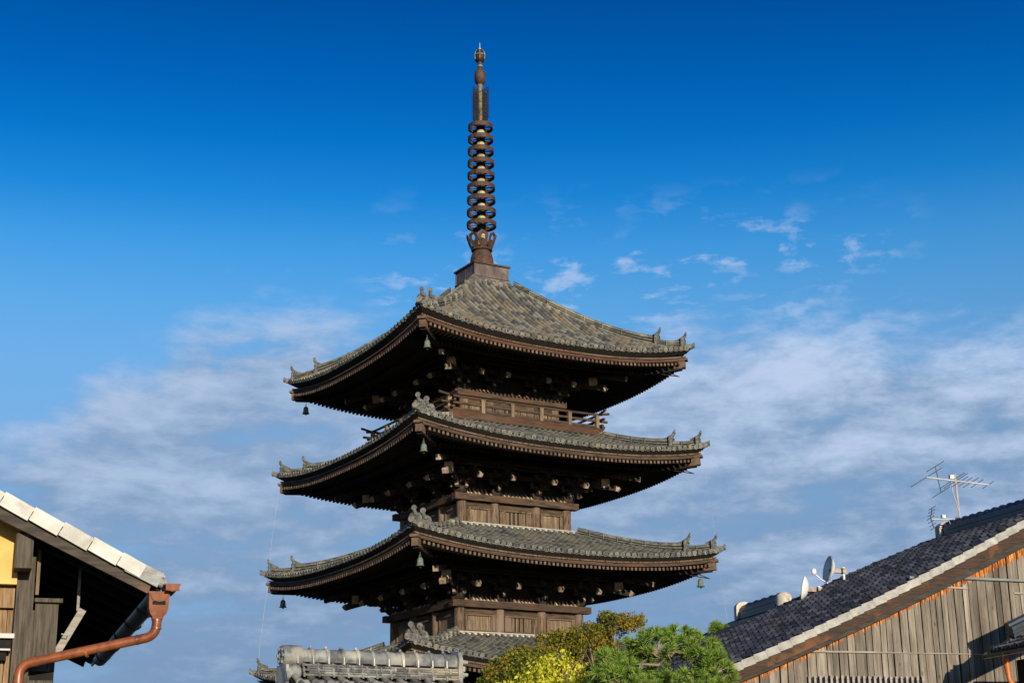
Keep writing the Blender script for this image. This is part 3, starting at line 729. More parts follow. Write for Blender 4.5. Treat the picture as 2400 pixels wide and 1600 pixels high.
m_rustbarge = mat('rusty_brown_barge_board', (.016, .011, .008), (.066, .034, .019), scale=(.9, 6, 9), ns=2.4, rough=.75, bump=.3, c3=(.13, .058, .022), patch=1.2)
m_frieze = mat('dark_grey_board', (.022, .019, .017), (.06, .05, .043), scale=(1, 6, 8), ns=2.5, rough=.8, bump=.3)  # dark grey tones for the frieze and corner post
m_batten = mat('silvery_batten', (.20, .18, .155), (.36, .33, .29), scale=(1, 8, 8), ns=3, rough=.85)
m_pipe = mat('grey_conduit', (.15, .17, .17), (.24, .26, .26), ns=3, rough=.5, bump=0)
m_cream = mat('cream_plaster', (.40, .34, .25), (.50, .43, .32), ns=1.5, rough=.9, bump=.05)
m_mortar = mat('pale_mortar', (.45, .40, .32), (.62, .56, .46), ns=5, rough=.9, c3=(.34, .26, .18), patch=5)
m_alu = mat('weathered_aluminium', (.42, .42, .40), (.62, .62, .60), ns=6, rough=.45, metal=.3, bump=0)
m_darkrod = mat('dark_rod', (.02, .025, .035), (.05, .055, .065), ns=6, rough=.5, bump=0)
m_dish = mat('white_dish_paint', (.62, .63, .63), (.74, .745, .74), ns=2, rough=.45, bump=0)
m_silver = mat('smoked_silver_tile', (.085, .086, .088), (.27, .27, .265), ns=3.0, rough=.34, spec=.6, vary=.35, bump=.12, c3=(.30, .28, .23), patch=1.5)
m_silverdark = mat('smoked_dark_tile', (.08, .08, .08), (.24, .235, .22), ns=4, rough=.55, vary=.45, bump=.2, c3=(.20, .18, .13), patch=1.8)
m_silvermid = mat('smoked_mid_tile', (.08, .08, .078), (.26, .255, .24), ns=5, rough=.45, spec=.5, vary=.45, bump=.15, c3=(.26, .235, .17), patch=2)
m_orange = mat('orange_downpipe', (.46, .12, .02), (.56, .165, .03), ns=3, rough=.4, spec=.5, bump=0)

def boards_mat():
    """grey weathered planks with grain and knots, orange and unweathered in a ragged band under the eave line"""
    m = bpy.data.materials.new('weathered_planks'); m.use_nodes = True; g = NT(m.node_tree); b = g.n['Principled BSDF']
    tc = g.n.new('ShaderNodeTexCoord'); ob = tc.outputs['Object']
    at = g.n.new('ShaderNodeAttribute'); at.attribute_name = 'rnd'; rnd = at.outputs['Fac']
    off = g.comb(0.0, 0.0, g.math('MULTIPLY', rnd, 37.0))
    va = g.n.new('ShaderNodeVectorMath'); va.operation = 'ADD'; g.l.new(ob, va.inputs[0]); g.l.new(off, va.inputs[1]); v = va.outputs[0]
    grain = g.noise(g.mapping(v, (26, 26, 1.3)), 1.0, 8, .65, .6)
    blot = g.noise(g.mapping(v, (4, 4, .55)), 1.0, 5, .6)
    f = g.math('ADD', g.math('MULTIPLY', grain, .55), g.math('MULTIPLY', blot, .45))
    col = g.ramp(f, [(.32, (.060, .047, .037)), (.45, (.155, .128, .102)), (.60, (.300, .260, .213)), (.76, (.39, .345, .29))])
    k = g.math('MULTIPLY_ADD', rnd, .75, .52); col = g.mix(1.0, col, g.comb(k, k, g.math('MULTIPLY', k, .99)), 'MULTIPLY')
    stain = g.smooth(g.noise(g.mapping(ob, (1.6, 1, .5)), 1.0, 6, .65), .50, .66)
    col = g.mix(g.math('MULTIPLY', stain, .5), col, (.075, .058, .044))
    vor = g.n.new('ShaderNodeTexVoronoi'); g.l.new(g.mapping(v, (6.5, .01, 2.1)), vor.inputs['Vector']); vor.inputs['Scale'].default_value = 1.0
    knot = g.math('SUBTRACT', 1.0, g.smooth(vor.outputs['Distance'], .05, .12))
    col = g.mix(g.math('MULTIPLY', knot, .85), col, (.035, .024, .018))
    sep = g.n.new('ShaderNodeSeparateXYZ'); g.l.new(ob, sep.inputs[0]); X, Y, Z = sep.outputs
    top = g.math('SUBTRACT', g.math('MULTIPLY_ADD', X, .4157, -.245), Z)                         # distance below the eave board
    rag = g.noise(g.mapping(ob, (14, 1, 2.2)), 1.0, 6, .7)
    band = g.math('SUBTRACT', 1.0, g.smooth(g.math('ADD', top, g.math('MULTIPLY', g.math('SUBTRACT', rag, .5), .34)), .06, .13))
    oc = g.ramp(g.noise(g.mapping(ob, (30, 1, 5)), 1.0, 5, .6), [(.36, (.08, .035, .016)), (.48, (.30, .095, .022)), (.60, (.58, .23, .055)), (.72, (.72, .40, .15))])
    band = g.math('MULTIPLY', band, g.smooth(g.noise(ob, .9, 3), .28, .42))
    col = g.mix(band, col, oc)
    g.l.new(col, b.inputs['Base Color']); b.inputs['Roughness'].default_value = .85; b.inputs['Specular IOR Level'].default_value = .2
    bn = g.n.new('ShaderNodeBump'); bn.inputs['Strength'].default_value = .5; bn.inputs['Distance'].default_value = .03
    g.l.new(grain, bn.inputs['Height']); g.l.new(bn.outputs[0], b.inputs['Normal'])
    return m
m_planks = boards_mat()

def wave_roof(mb, fn, nu, nv, tu, amp=.045, lip=.03, mi=0):
    """overlapping S-tiles: fn(u, v) -> point with u across the rows, v down the slope (metres); tu tile width, one tile per nv step"""
    for i in range(nu):
        for j in range(nv):
            mb.rnd = random.random(); mb.mi = mi
            rows = []; jit = random.uniform(-.007, .007)
            for v, up in ((j, lip * .1), (j + 1.06, lip)):
                row = []
                for q, h in ((0, .0), (.25, -.35), (.5, -.2), (.68, .55), (.84, 1.0), (1.0, .5)):
                    p = fn((i + q) * tu, v); row.append(Vector(p) + Vector((0, 0, up + amp * h + jit)))
                rows.append(row)
            low = [p - Vector((0, 0, lip * 1.3)) for p in rows[1]]
            mb.loft([rows[0], rows[1], low], closed=False, cap=False)

# ------------------------------------------------------------------ left: townhouse gable with copper rain pipe
LO = Vector((-2.3212, 10.5, 1.6296))
LO = sight((375, 1322), 10.5)
lh = empty('townhouse', LO, R_(19.3))
tag(lh, 'dark timber townhouse at the left edge with ochre plaster and white verge tiles', 'house')
SL = -.470                                     # roof slope in the gable plane
ridgeX = -3.4; LEN = 5.25; gz = -4.6
bz = lambda x: -.088 + SL * x if x > ridgeX else -.088 + SL * (2 * ridgeX - x)
mb = MB()                                       # roof slab with tile rows
for sgn in (1, -1):
    def fx(x): return x if sgn == 1 else 2 * ridgeX - x
    vs0 = [(fx(-.01), .02, -.055), (fx(ridgeX), .02, -.055 + SL * ridgeX), (fx(ridgeX), LEN, -.055 + SL * ridgeX), (fx(-.01), LEN, -.055)]
    mb.mi = 1; mb.loft([[Vector(p) for p in vs0], [Vector(p) - Vector((0, 0, .05)) for p in vs0]])
    mb.mi = 0
    wave_roof(mb, lambda u, v: (fx(-.02 + ridgeX + (0 - ridgeX) * v / 16.0 * .985), .06 + u, -.045 + SL * (ridgeX - ridgeX * v / 16.0 * .985)), 19, 16, .27)
mb.build('roof', [m_navy, m_hdark], lh)
mb = MB(); mb.mi = 0                            # soffit and its hidden rafters
for y in [.25 + .45 * i for i in range(11)]:
    mb.rnd = random.random(); mb.bar((-.92, y, bz(-.92) - .05), (-.09, y, bz(-.09) - .05), .05, .06)
mb.loft([[Vector((-.02, .05, bz(-.02) - .02)), Vector((-1.9, .05, bz(-1.9) - .02)), Vector((-1.9, LEN - .03, bz(-1.9) - .02)), Vector((-.02, LEN - .03, bz(-.02) - .02))], [Vector((-.02, .05, bz(-.02) - .002)), Vector((-1.9, .05, bz(-1.9) - .002)), Vector((-1.9, LEN - .03, bz(-1.9) - .002)), Vector((-.02, LEN - .03, bz(-.02) - .002))]])
mb.build('soffit', m_hdark, lh)
for y0 in (0.0, LEN):
    mb = MB(); mb.rnd = .5
    for xa, xb in ((ridgeX, -.075),):
        A = [(xa, bz(xa) + .004), (xb, bz(xb) + .004), (xb - .02, bz(xb) - .070), (xa, bz(xa) - .085)]
        mb.loft([[Vector((x, y0 - .02, z)) for x, z in A], [Vector((x, y0 + .02, z)) for x, z in A]])
    A = [(ridgeX, bz(ridgeX) + .004), (2 * ridgeX - .08, bz(-.08) + .004), (2 * ridgeX - .08, bz(-.08) - .07), (ridgeX, bz(ridgeX) - .085)]
    mb.loft([[Vector((x, y0 - .018, z)) for x, z in A], [Vector((x, y0 + .018, z)) for x, z in A]])
    mb.mi = 1; mb.bar((ridgeX, y0 - .024, bz(ridgeX) + .008), (-.10, y0 - .024, bz(-.10) + .008), .02, .012)
    mb.build('barge_board', [m_hbarge, m_hdark], lh)
mb = MB()                                       # stepped verge tiles
exp_ = .2125; th = math.atan(SL); n = 17
for side in (0, 1):
    for i in range(n):
        x = -.20 - i * .192
        if x < ridgeX: break
        mb.rnd = random.random(); zc = -.048 + SL * x
        R = Matrix.Rotation(-(math.atan(SL) - R_(2.8)), 3, 'Y') if side == 0 else Matrix.Rotation((math.atan(SL) - R_(2.8)), 3, 'Y')
        xx = x if side == 0 else 2 * ridgeX - x
        if i == 0 and side == 0: continue
        mb.box((xx + .0, -.045 - .003 * (i % 2), zc - .003), (.2065, .022, .078), R)
        mb.box((xx + .024, .035 + .002 * (i % 2), zc + .038), (.222, .158, .022), R)
        mb.tube([Vector((xx, .03, zc + .036)) + R @ Vector((-.12, 0, .0)), Vector((xx, .03, zc + .036)) + R @ Vector((.137, 0, .006))], [.018, .022], 10)
mb.build('verge_tiles', m_white, lh)
mb = MB(); R = Matrix.Rotation(-math.atan(SL), 3, 'Y'); mb.rnd = .5
mb.box((-.13, -.045, -.048 + SL * -.13), (.24, .018, .10), R); mb.box((-.115, .03, -.048 + SL * -.115 + .037), (.27, .16, .014), R)
mb.box((.012, .01, -.075), (.016, .14, .085)); mb.tube([(-.05, -.02, -.03), (.018, -.02, -.06)], [.03, .036], 10)
mb.build('corner_flashing', m_zinc, lh)
mb = MB(); mb.rnd = .6; mb.mi = 0               # first white verge tile overlapping the flashing
mb.box((-.215, -.052, -.044 + SL * -.215), (.17, .02, .094), Matrix.Rotation(-math.atan(SL) + R_(2.8), 3, 'Y')); mb.build('verge_tiles', m_white, lh)
# walls
YW = .35
mb = MB(); mb.mi = 0; zs = lambda x: bz(x) - .03
P = [(-.92, -.05), (-.92, zs(-.92)), (ridgeX, zs(ridgeX)), (2 * ridgeX + .92, zs(-.92)), (2 * ridgeX + .92, -.05)]
mb.loft([[Vector((x, YW - .10, z)) for x, z in P], [Vector((x, YW + .20, z)) for x, z in P]])
mb.build('plaster_wall', m_ochre, lh)
mb = MB()
mb.box((ridgeX, (YW + .06 + LEN - .3) / 2, gz / 2 - .05), (2 * (-.84 - ridgeX), LEN - .36 - YW, -gz - .1)); mb.mi = 1
x = 2 * ridgeX + .92; 
while x < -.93:
    w = random.uniform(.10, .14); w = min(w, -.925 - x); mb.rnd = random.random()
    mb.mi = 1; mb.box((x + w / 2, YW + .04, (-.205 + gz) / 2), (w - .006, .022 + random.uniform(0, .006), -gz - .205)); x += w
mb.build('board_wall', [m_hwood, m_tanwood], lh)
mb = MB(); mb.rnd = .7; mb.box((-1.9, YW + .03, -.125), (1.95, .10, .14)); mb.build('wall_rail', m_tanwood, lh)
mb = MB(); mb.rnd = .55; mb.box((-.862, YW, (gz + .14) / 2), (.112, .14, .14 - gz)); mb.build('corner_post', m_hwood, lh)
mb = MB(); mb.rnd = .4; mb.box((-.895, .31, .142), (.112, .52, .225)); mb.build('purlin', m_hwood, lh)
mb = MB(); mb.mi = 1; mb.box((-.783, YW + .03, -.05 + .12), (.022, .05, .34)); mb.build('corner_batten', [m_hwood, m_slat], lh)
mb = MB(); mb.rnd = .35                         # sleeve wall beside the post
mb.box((-.712, YW + .05, (-.145 - .60) / 2), (.150, .05, .455)); mb.box((-.705, YW + .04, -.137), (.182, .11, .026)); mb.mi = 1
mb.box((-.716, YW + .06, -.64), (.155, .05, .08)); mb.mi = 0; mb.rnd = .5
mb.box((-.724, YW + .04, (-.66 + gz) / 2), (.158, .05, -gz - .66)); mb.box((-.80, YW + .06, gz / 2 - .1), (.05, .04, -gz - .2))
mb.build('sleeve_wall', [m_hwood, m_hdark], lh)
mb = MB(); mb.rnd = .8                          # bracket under the eave
mb.box((-.496, .62, -.02), (.018, .05, .30)); mb.bar((-.455, .62, -.165), (-.66, .62, -.56), .05, .024); mb.bar((-.462, .60, -.16), (-.66, .60, -.54), .02, .05); mb.build('eave_bracket', m_batten, lh)
mb = MB(); mb.tube([(-.60, .50, -.34), (-.555, .50, -.345), (-.553, .50, -.325)], .004, 5); mb.tube([(-.69, .40, -.44), (-.69, .40, -.49), (-.675, .40, -.492)], .004, 5); mb.build('hook', m_alu, lh)
mb = MB(); mb.mi = 0; mb.box((-1.16, YW - .03, -.385), (.50, .12, .03)); mb.mi = 1; mb.box((-1.165, YW - .02, -.44), (.48, .09, .06)); mb.box((-1.18, YW - .0, -.51), (.46, .10, .06)); mb.mi = 0; mb.box((-1.17, YW - .035, -.474), (.48, .11, .012)); mb.build('window_hood', [m_blackmetal, m_hdark], lh)
# gutters and rain pipe
def half_pipe(mb, p0, p1, r, th=.006, n=10):
    p0, p1 = Vector(p0), Vector(p1); t = (p1 - p0).normalized(); sd = t.cross(Vector((0, 0, 1))).normalized(); rings = []
    for p in (p0, p1):
        rings.append([p + sd * (rr * math.cos(a)) + Vector((0, 0, -rr * math.sin(a))) for rr, A in ((r, [math.pi * q / n for q in range(n + 1)]), (r - th, [math.pi * q / n for q in range(n, -1, -1)])) for a in A])
    mb.loft(rings)
mb = MB(); half_pipe(mb, (-.035, -.02, -.125), (-.03, 4.2, -.145), .062); mb.box((-.03, 2.6, -.10), (.014, 5.0, .06)); 
for y in (.6, 1.4, 2.2, 3.0, 3.8): mb.tube([Vector((-.033 + .066 * math.cos(a) , y, -.135 - .066 * math.sin(a))) for a in [math.pi * q / 10 for q in range(11)]], .006, 5)
mb.disc((-.03, 4.2, -.145), (0, 1, .0), .064, .02); mb.build('eave_gutter', m_blackmetal, lh)
mb = MB(); hc = Vector((-.028, -.02, -.14))      # copper hopper
S4 = lambda w, d, z, y=0: [hc + Vector((-w / 2, -d / 2 + y, z)), hc + Vector((w / 2, -d / 2 + y, z)), hc + Vector((w / 2, d / 2 + y, z)), hc + Vector((-w / 2, d / 2 + y, z))]
mb.loft([S4(.135, .12, .02), S4(.125, .115, -.085), S4(.105, .10, -.115), S4(.072, .072, -.135), S4(.066, .066, -.15)])
mb.loft([S4(.142, .128, .026), S4(.142, .128, .012)])
mb.tube([hc + Vector((.055 * math.cos(a), -.064, .012 - .05 * math.sin(a))) for a in [math.pi * q / 10 for q in range(11)]], .005, 5)
mb.mi = 1; mb.box(hc + Vector((0, -.0625, -.048)), (.085, .004, .022)); mb.mi = 0
mb.loft([[hc + Vector((.052 * math.cos(a), -.0635, .012 - .046 * math.sin(a))) for a in [math.pi * q / 10 for q in range(11)]], [hc + Vector((.052 * math.cos(a), -.058, .012 - .046 * math.sin(a))) for a in [math.pi * q / 10 for q in range(11)]]])
half_pipe(mb, hc + Vector((.075, -.13, .065)), hc + Vector((.075, .10, .06)), .045); mb.box(hc + Vector((.075, .0, .068)), (.105, .22, .012)); mb.box(hc + Vector((.075, -.128, .045)), (.088, .012, .04))
mb.build('rain_hopper', [m_hopper, m_hdark], lh, smooth=True)
mb = MB()
def bend(pts, rad=.05, n=6):
    out = [Vector(pts[0])]
    for p, q, r in zip(pts, pts[1:], pts[2:]):
        p, q, r = Vector(p), Vector(q), Vector(r); a, b = q + (p - q).normalized() * rad, q + (r - q).normalized() * rad
        for i in range(n + 1): u = i / n; out.append(a * (1 - u) ** 2 + q * 2 * u * (1 - u) + b * u * u)
    out.append(Vector(pts[-1])); return out
mb.tube(bend([(-.030, -.02, -.28), (-.030, -.01, -.395), (-.865, .22, -.575), (-.865, .22, gz)], .075, 8), .0315, 16)
for p, q in (((-.03, -.02, -.29), (-.03, -.02, -.30)), ((-.14, .02, -.419), (-.15, .022, -.421)), ((-.76, .193, -.552), (-.77, .196, -.555)), ((-.865, .22, -.67), (-.865, .22, -.685)), ((-.45, .105, -.497), (-.465, .109, -.5005)), ((-.03, -.02, -.345), (-.03, -.02, -.352))): mb.tube([p, q], .034, 16)
mb.build('rain_pipe', m_copper, lh, smooth=True)

# ------------------------------------------------------------------ right: big boarded house
BO = sight((1690, 1540), 29)
bh = empty('boarded_house', BO, R_(15.5)); BG = -5.6
tag(bh, 'big weathered board-clad house on the right under a dark blue tiled roof', 'house')
XE, XR = -.95, 7.3; DP = 4.72
zn = lambda x: .139 + .4517 * x - .11 * max(0, 1 - ((x - 3.1) / 3.6) ** 2) - .12 * max(0, (x - 6.2) / 1.1) ** 2
zf = lambda x: .139 + .4517 * x + .17 * max(0, 1 - ((x - 2.6) / 4.6) ** 2)
def rz_(x, y): k = max(0, min(1, y / DP)); return zn(x) * (1 - k) + zf(x) * k
mb = MB(); NV = 40
wave_roof(mb, lambda u, v: (XR - (XR - XE) * v / NV, .12 + u, rz_(XR - (XR - XE) * v / NV, .12 + u)), 20, NV, .269, amp=.05, lip=.045)
mb.mi = 1
mb.grid(12, 4, lambda u, v: (XE + (XR - XE) * u, .02 + (DP - .02) * v, rz_(XE + (XR - XE) * u, DP * v) - .05))
wave_roof(mb, lambda u, v: (XR + (XR - XE) * v / 30 * .8, .12 + u, rz_(XR, .12 + u) - .36 * (XR - XE) * v / 30 * .8), 20, 30, .269)
mb.build('roof', [m_navy, m_hdark], bh)
mb = MB()
for i in range(35):
    x = XR - .1 - i * .2485
    if x < XE: break
    mb.rnd = random.random(); sl = math.atan((zn(x + .1) - zn(x - .1)) / .2); R = Matrix.Rotation(-(sl + R_(-4.0)), 3, 'Y')
    mb.box((x, -.02, zn(x) - .055), (.275, .03, .125), R); mb.box((x, .06, zn(x) + .012), (.275, .17, .03), R)
mb.build('verge_tiles', m_greyverge, bh)
# barge board and the frieze behind it
mb = MB(); N = 16; rings = []
for i in range(N + 1):
    x = XE + .05 + (XR - XE) * i / N; z = zn(x) - .115; h = .17 + .012 * x
    rings.append([Vector((x, -.005, z)), Vector((x, -.005, z - h)), Vector((x, .045, z - h)), Vector((x, .045, z))])
mb.loft(rings); mb.build('barge_board', m_rustbarge, bh)
mb = MB(); rings = []
for i in range(N + 1):
    x = XE + .3 + (XR - XE) * i / N; z = zn(x) - .115 - .16 - .010 * x; h = .07 + .013 * x
    rings.append([Vector((x, .045, z)), Vector((x, .045, z - h)), Vector((x, .26, z - h)), Vector((x, .26, z))])
mb.loft(rings); mb.build('frieze_board', m_frieze, bh)
# plank wall, in two lifts
YB = .24
top = lambda x: zn(x) - .30 - .018 * x
mb = MB(); mb.mi = 0
x = .16
while x < 13.2:
    w = random.choice((.12, .15, .17, .19, .21)) * random.uniform(.92, 1.08); mb.rnd = random.random(); g_ = .009
    tx = lambda q: top(q) if q < XR else top(2 * XR - q)
    for lo, hi, y in ((BG, .385, 0.0), (.375, None, -.014)):
        ha, hb = (tx(x), tx(x + w)) if hi is None else (min(hi, tx(x)), min(hi, tx(x + w)))
        if hi is None and hb < lo + .02: continue
        y0 = YB + y + random.uniform(-.006, .006); lean = random.uniform(-.012, .012)
        f = [(x + g_, lo), (x + w - g_, lo), (x + w - g_ + lean, max(hb, lo)), (x + g_ + lean, max(ha, lo))]
        tw = random.uniform(-.004, .004)
        mb.loft([[Vector((px_, y0 + (tw if q in (0, 3) else -tw), pz_)) for q, (px_, pz_) in enumerate(f)], [Vector((px_, y0 + .02, pz_)) for px_, pz_ in f]])
    x += w
mb.mi = 1; P = [(.16, BG), (13.2, BG), (13.2, top(2.3)), (XR, top(XR)), (.16, top(.16))]
mb.loft([[Vector((x, YB + .03, z)) for x, z in P], [Vector((x, DP - .15, z)) for x, z in P]])
mb.build('plank_wall', [m_planks, m_hdark], bh)
mb = MB(); mb.rnd = .2; mb.box((.11, YB + .02, (BG - .25) / 2), (.10, .10, -BG - .25)); mb.build('corner_post', m_frieze, bh)
mb = MB(); mb.box((-.25, YB + .5, (BG - .36) / 2), (.62, .1, -BG - .36)); mb.build('side_wall', m_cream, bh)
mb = MB(); mb.rnd = .7; mb.bar((1.60, YB - .03, .392), (3.0, YB - .03, .388), .022, .03); mb.rnd = .25; mb.bar((3.0, YB - .022, .386), (5.6, YB - .022, .378), .014, .016); mb.rnd = .6; mb.bar((3.85, YB - .03, 1.64), (5.0, YB - .03, 1.63), .02, .03); mb.bar((6.0, YB - .03, 1.56), (6.7, YB - .03, 1.54), .02, .03); mb.build('wall_batten', m_batten, bh)
mb = MB(); mb.tube([(3.75, YB - .06, 1.80), (3.92, YB - .06, 1.795), (4.1, YB - .05, 1.83), (6.9, YB - .05, 1.79)], .028, 8); mb.build('conduit', m_pipe, bh)
mb = MB(); mb.mi = 1; mb.box((2.69, YB - .005, -.45), (2.36, .03, .72)); mb.mi = 0
for i in range(22): mb.rnd = random.random(); mb.box((1.53 + i * .1105, YB - .05, -.45 + random.uniform(-.01, .01)), (.045, .035, .80))
mb.rnd = .4; mb.box((2.69, YB - .025, -.205), (2.42, .03, .03)); mb.build('lattice_window', [m_batten, m_hdark], bh)
# ridges: stacked dark tiles with a round cap
def dark_ridge(mb, x, y0, y1, zfn, h, w, cap=.10, step=.30, endm=1):
    n = max(1, round((y1 - y0) / step)); mb.mi = 0
    for l in range(4):
        mb.rnd = (.2, .8, .3, .7)[l]; rings = []
        for i in range(n + 1):
            y = y0 + (y1 - y0) * i / n; z = zfn(y) + h * l / 4; ww = w * (1 - .07 * l) + (.03 if l % 2 == 0 else 0)
            rings.append([Vector((x + sx * ww / 2, y, z + dz)) for sx, dz in ((-1, -.06 if l == 0 else 0), (1, -.06 if l == 0 else 0), (1, h / 4 - .008), (-1, h / 4 - .008))])
        mb.loft(rings)
    for i in range(n):
        ya, yb = y0 + (y1 - y0) * i / n, y0 + (y1 - y0) * (i + 1) / n; mb.rnd = random.random(); mb.mi = 0
        rings = []
        for y, rr in ((ya, cap), (ya + .04, cap * 1.22), (ya + .07, cap * 1.22), (ya + .08, cap), (yb, cap)):
            rings.append([Vector((x + rr * math.cos(a), y, zfn(y) + h - .01 + rr * .95 * math.sin(a))) for a in [math.pi * q / 8 for q in range(9)]])
        mb.loft(rings)
def ridge_slab(mb, x, y, z, w, h, dy):
    o_ = [(-w / 2, 0), (w / 2, 0), (w / 2, h * .66)] + [(w / 2 * math.cos(a), h * .66 + h * .34 * math.sin(a)) for a in [math.pi * q / 8 for q in range(1, 8)]] + [(-w / 2, h * .66)]
    mb.mi = 1; mb.loft([[Vector((x + a, y, z + b)) for a, b in o_], [Vector((x + a, y + dy, z + b)) for a, b in o_]])
mb = MB(); zr = lambda y: rz_(XR, y) + .0
dark_ridge(mb, XR, -.15, DP - .12, zr, .25, .30, .105); ridge_slab(mb, XR, DP - .16, 3.36, .42, .42, .20); ridge_slab(mb, XR, -.22, 3.2, .42, .46, .08)
mb.build('ridge', [m_navyridge, m_mortar], bh)

# neighbour behind: only its ridge shows over the big roof
nb = empty('neighbour_house', BO + rotz(R_(15.5)) @ Vector((5.0, 8.6, -.06)), R_(15.5))
tag(nb, 'house behind the big boarded house, only its short navy tiled ridge showing over the roof', 'house')
mb = MB(); dark_ridge(mb, 0, 0, 2.3, lambda y: 2.42, .22, .34, .11, .42); ridge_slab(mb, 0, 2.25, 2.36, .46, .46, .16)
mb.build('ridge', [m_navyridge, m_mortar], nb)
mb = MB(); mb.lathe([(.19, -.22), (.205, -.13), (.20, -.02), (.17, .08), (.10, .15), (.03, .165)], 14); 
for v in range(len(mb.v)): q = mb.v[v]; mb.v[v] = (q[0] + random.uniform(-.02, .02), q[1] * 1.05 - .12 + random.uniform(-.015, .015), q[2] + 2.58)
mb.build('ridge_end_mortar', m_mortar, nb, smooth=True)
mb = MB(); mb.mi = 0
for sg in (-1, 1): mb.loft([[Vector((0, y, 2.42)) for y in (-.1, 3.2)] + [Vector((sg * 2.2, y, 1.5)) for y in (3.2, -.1)], [Vector((0, y, 2.34)) for y in (-.1, 3.2)] + [Vector((sg * 2.2, y, 1.42)) for y in (3.2, -.1)]])
mb.build('roof', m_navy, nb)
mb = MB(); mb.loft([[Vector((x, y, z)) for x, z in ((-1.9, -6.6), (1.9, -6.6), (1.9, 1.56), (0, 2.33), (-1.9, 1.56))] for y in (.1, 3.0)]); mb.build('wall', m_cream, nb)

# television aerial on the ridge
def barn(x, y, z): return BO + rotz(R_(15.5)) @ Vector((x, y, z))
an = empty('tv_aerial', barn(7.42, 4.2, 3.42), R_(15.5))
tag(an, 'television aerial on a thin mast standing at the ridge of the boarded house', 'aerial')
mb = MB(); mb.tube([(0, 0, 0), (-.03, .0, 1.38)], .022, 8); mb.build('mast', mat('rusting_mast', (.30, .22, .14), (.46, .42, .36), scale=(1, 1, 2), ns=2, rough=.6, c3=(.22, .09, .03), patch=1.6, bump=0), an)
mb = MB(); zb = 1.22; bx0, bx1 = -.75, .81; az = R_(-38)
dirY = Vector((math.cos(R_(52)), math.sin(R_(52)), 0))
mb.tube([(bx0, 0, zb + .06), (bx1, 0, zb - .05)], .018, 6); mb.mi = 1
ed = Vector((.70, -.62, .0))                    # element direction, level
ed = Vector((.85, .25, .46)).normalized()
def rod(x, z, ln, off=0): c = Vector((x, 0, z)); mb.tube([c - ed * ln, c + ed * ln], .0085, 5)
for x, ln in ((-.75, .58), (-.10, .46), (-.02, .46), (.10, .30), (.22, .26), (.36, .30), (.52, .24), (.80, .22)): rod(x, zb + .06 - (x + .75) * .07, ln)
mb.tube([(-.50, 0, zb + .32), (-.42, 0, zb - .27)], .012, 6); rod(-.50, zb + .32, .33); rod(-.42, zb - .27, .33)
mb.mi = 0; mb.box((-.12, 0, zb + .09), (.10, .08, .09)); mb.build('upper_array', [m_alu, m_darkrod], an)
mb = MB(); z2 = .36
mb.tube([(-.72, 0, z2 - .03), (.62, 0, z2 + .02)], .016, 6)
for i in range(12): mb.mi = 1 if i % 3 == 0 else 0; c = Vector((-.15 + i * .065, 0, z2 + .0)); mb.tube([c - ed * .12, c + ed * .12], .008, 5)
mb.mi = 0; mb.box((-.42, 0, z2 + .04), (.08, .07, .07)); mb.mi = 1
mb.tube([(-.74 + .06 * abs(q) / 3, 0, z2 + q * .075) for q in range(-3, 4)], .010, 5)
for q in range(-3, 4): c = Vector((-.74 + .06 * abs(q) / 3, 0, z2 + q * .075)); mb.tube([c - ed * .13, c + ed * .13], .008, 5)
mb.build('lower_array', [m_alu, m_darkrod], an)
mb = MB(); mb.tube([(-.13, 0, zb), (-.12, 0, zb - .3), (-.06, 0, .75), (-.02, 0, .5)], .010, 5); mb.tube([(-.3, 0, z2 - .02), (-.26, 0, z2 - .12), (-.1, 0, z2 - .14), (-.02, 0, z2 - .12)], .009, 5); mb.build('cable', m_wire, an)

# satellite dishes at the far verge
def dish(lab, x, y, r, turn, lnb, hgt):
    root = empty('satellite_dish', barn(x, y, rz_(x, y)), R_(15.5)); tag(root, lab, 'satellite dish', 'satellite dishes on the roof of the boarded house')
    n = 24; c = Vector((-.16, 0, hgt)); A = Matrix.Rotation(R_(turn), 3, 'Z') @ Matrix.Rotation(R_(-78), 3, 'Y')
    mb = MB(); rings = []
    for rr, d in ((1.0, .0), (.97, .012), (.75, -.095), (.45, -.18), (.0001, -.215)): rings.append([c + A @ Vector((r * rr * math.cos(2 * math.pi * k / n), r * 1.0 * rr * math.sin(2 * math.pi * k / n), (d) * r / .3 * .6)) for k in range(n)])
    for rr, d in ((.45, -.20), (.75, -.115), (1.0, -.012)): rings.append([c + A @ Vector((r * rr * math.cos(2 * math.pi * k / n), r * rr * math.sin(2 * math.pi * k / n), d * r / .3 * .6)) for k in range(n)])
    mb.loft(rings, cap=False); mb.build('reflector', m_dish, root, smooth=True)
    mb = MB(); mb.tube([(.22, 0, -.05), (.22, 0, hgt + .02)], .026, 8); mb.tube([(.22, 0, hgt + .02), (.22, 0, hgt + .05)], .034, 8); mb.tube([(.22, 0, .02), (-.25, 0, -.10)], .014, 6); mb.build('mount_pole', m_dish, root)
    mb = MB(); mb.box((.02, 0, hgt - .03), (.24, .10, .09)); mb.box((.22, 0, hgt - .03), (.09, .12, .12)); mb.build('bracket', mat('rusty_clamp', (.20, .15, .11), (.45, .40, .34), ns=8, rough=.6, c3=(.14, .07, .04), patch=6, bump=0), root)
    if lnb:
        mb = MB(); foot = c + A @ Vector((-r * .98, 0, 0)); foot = Vector((c.x - .02, 0, c.z - r * 1.0))
        mb.tube([foot, foot + Vector((-.18, -.03, .08)), foot + Vector((-.30, -.05, .17))], .016, 6); mb.lathe([(.03, -.06), (.055, -.03), (.055, .05), (.03, .07)], 10, foot + Vector((-.34, -.05, .23))); mb.build('receiver_arm', m_dish, root)
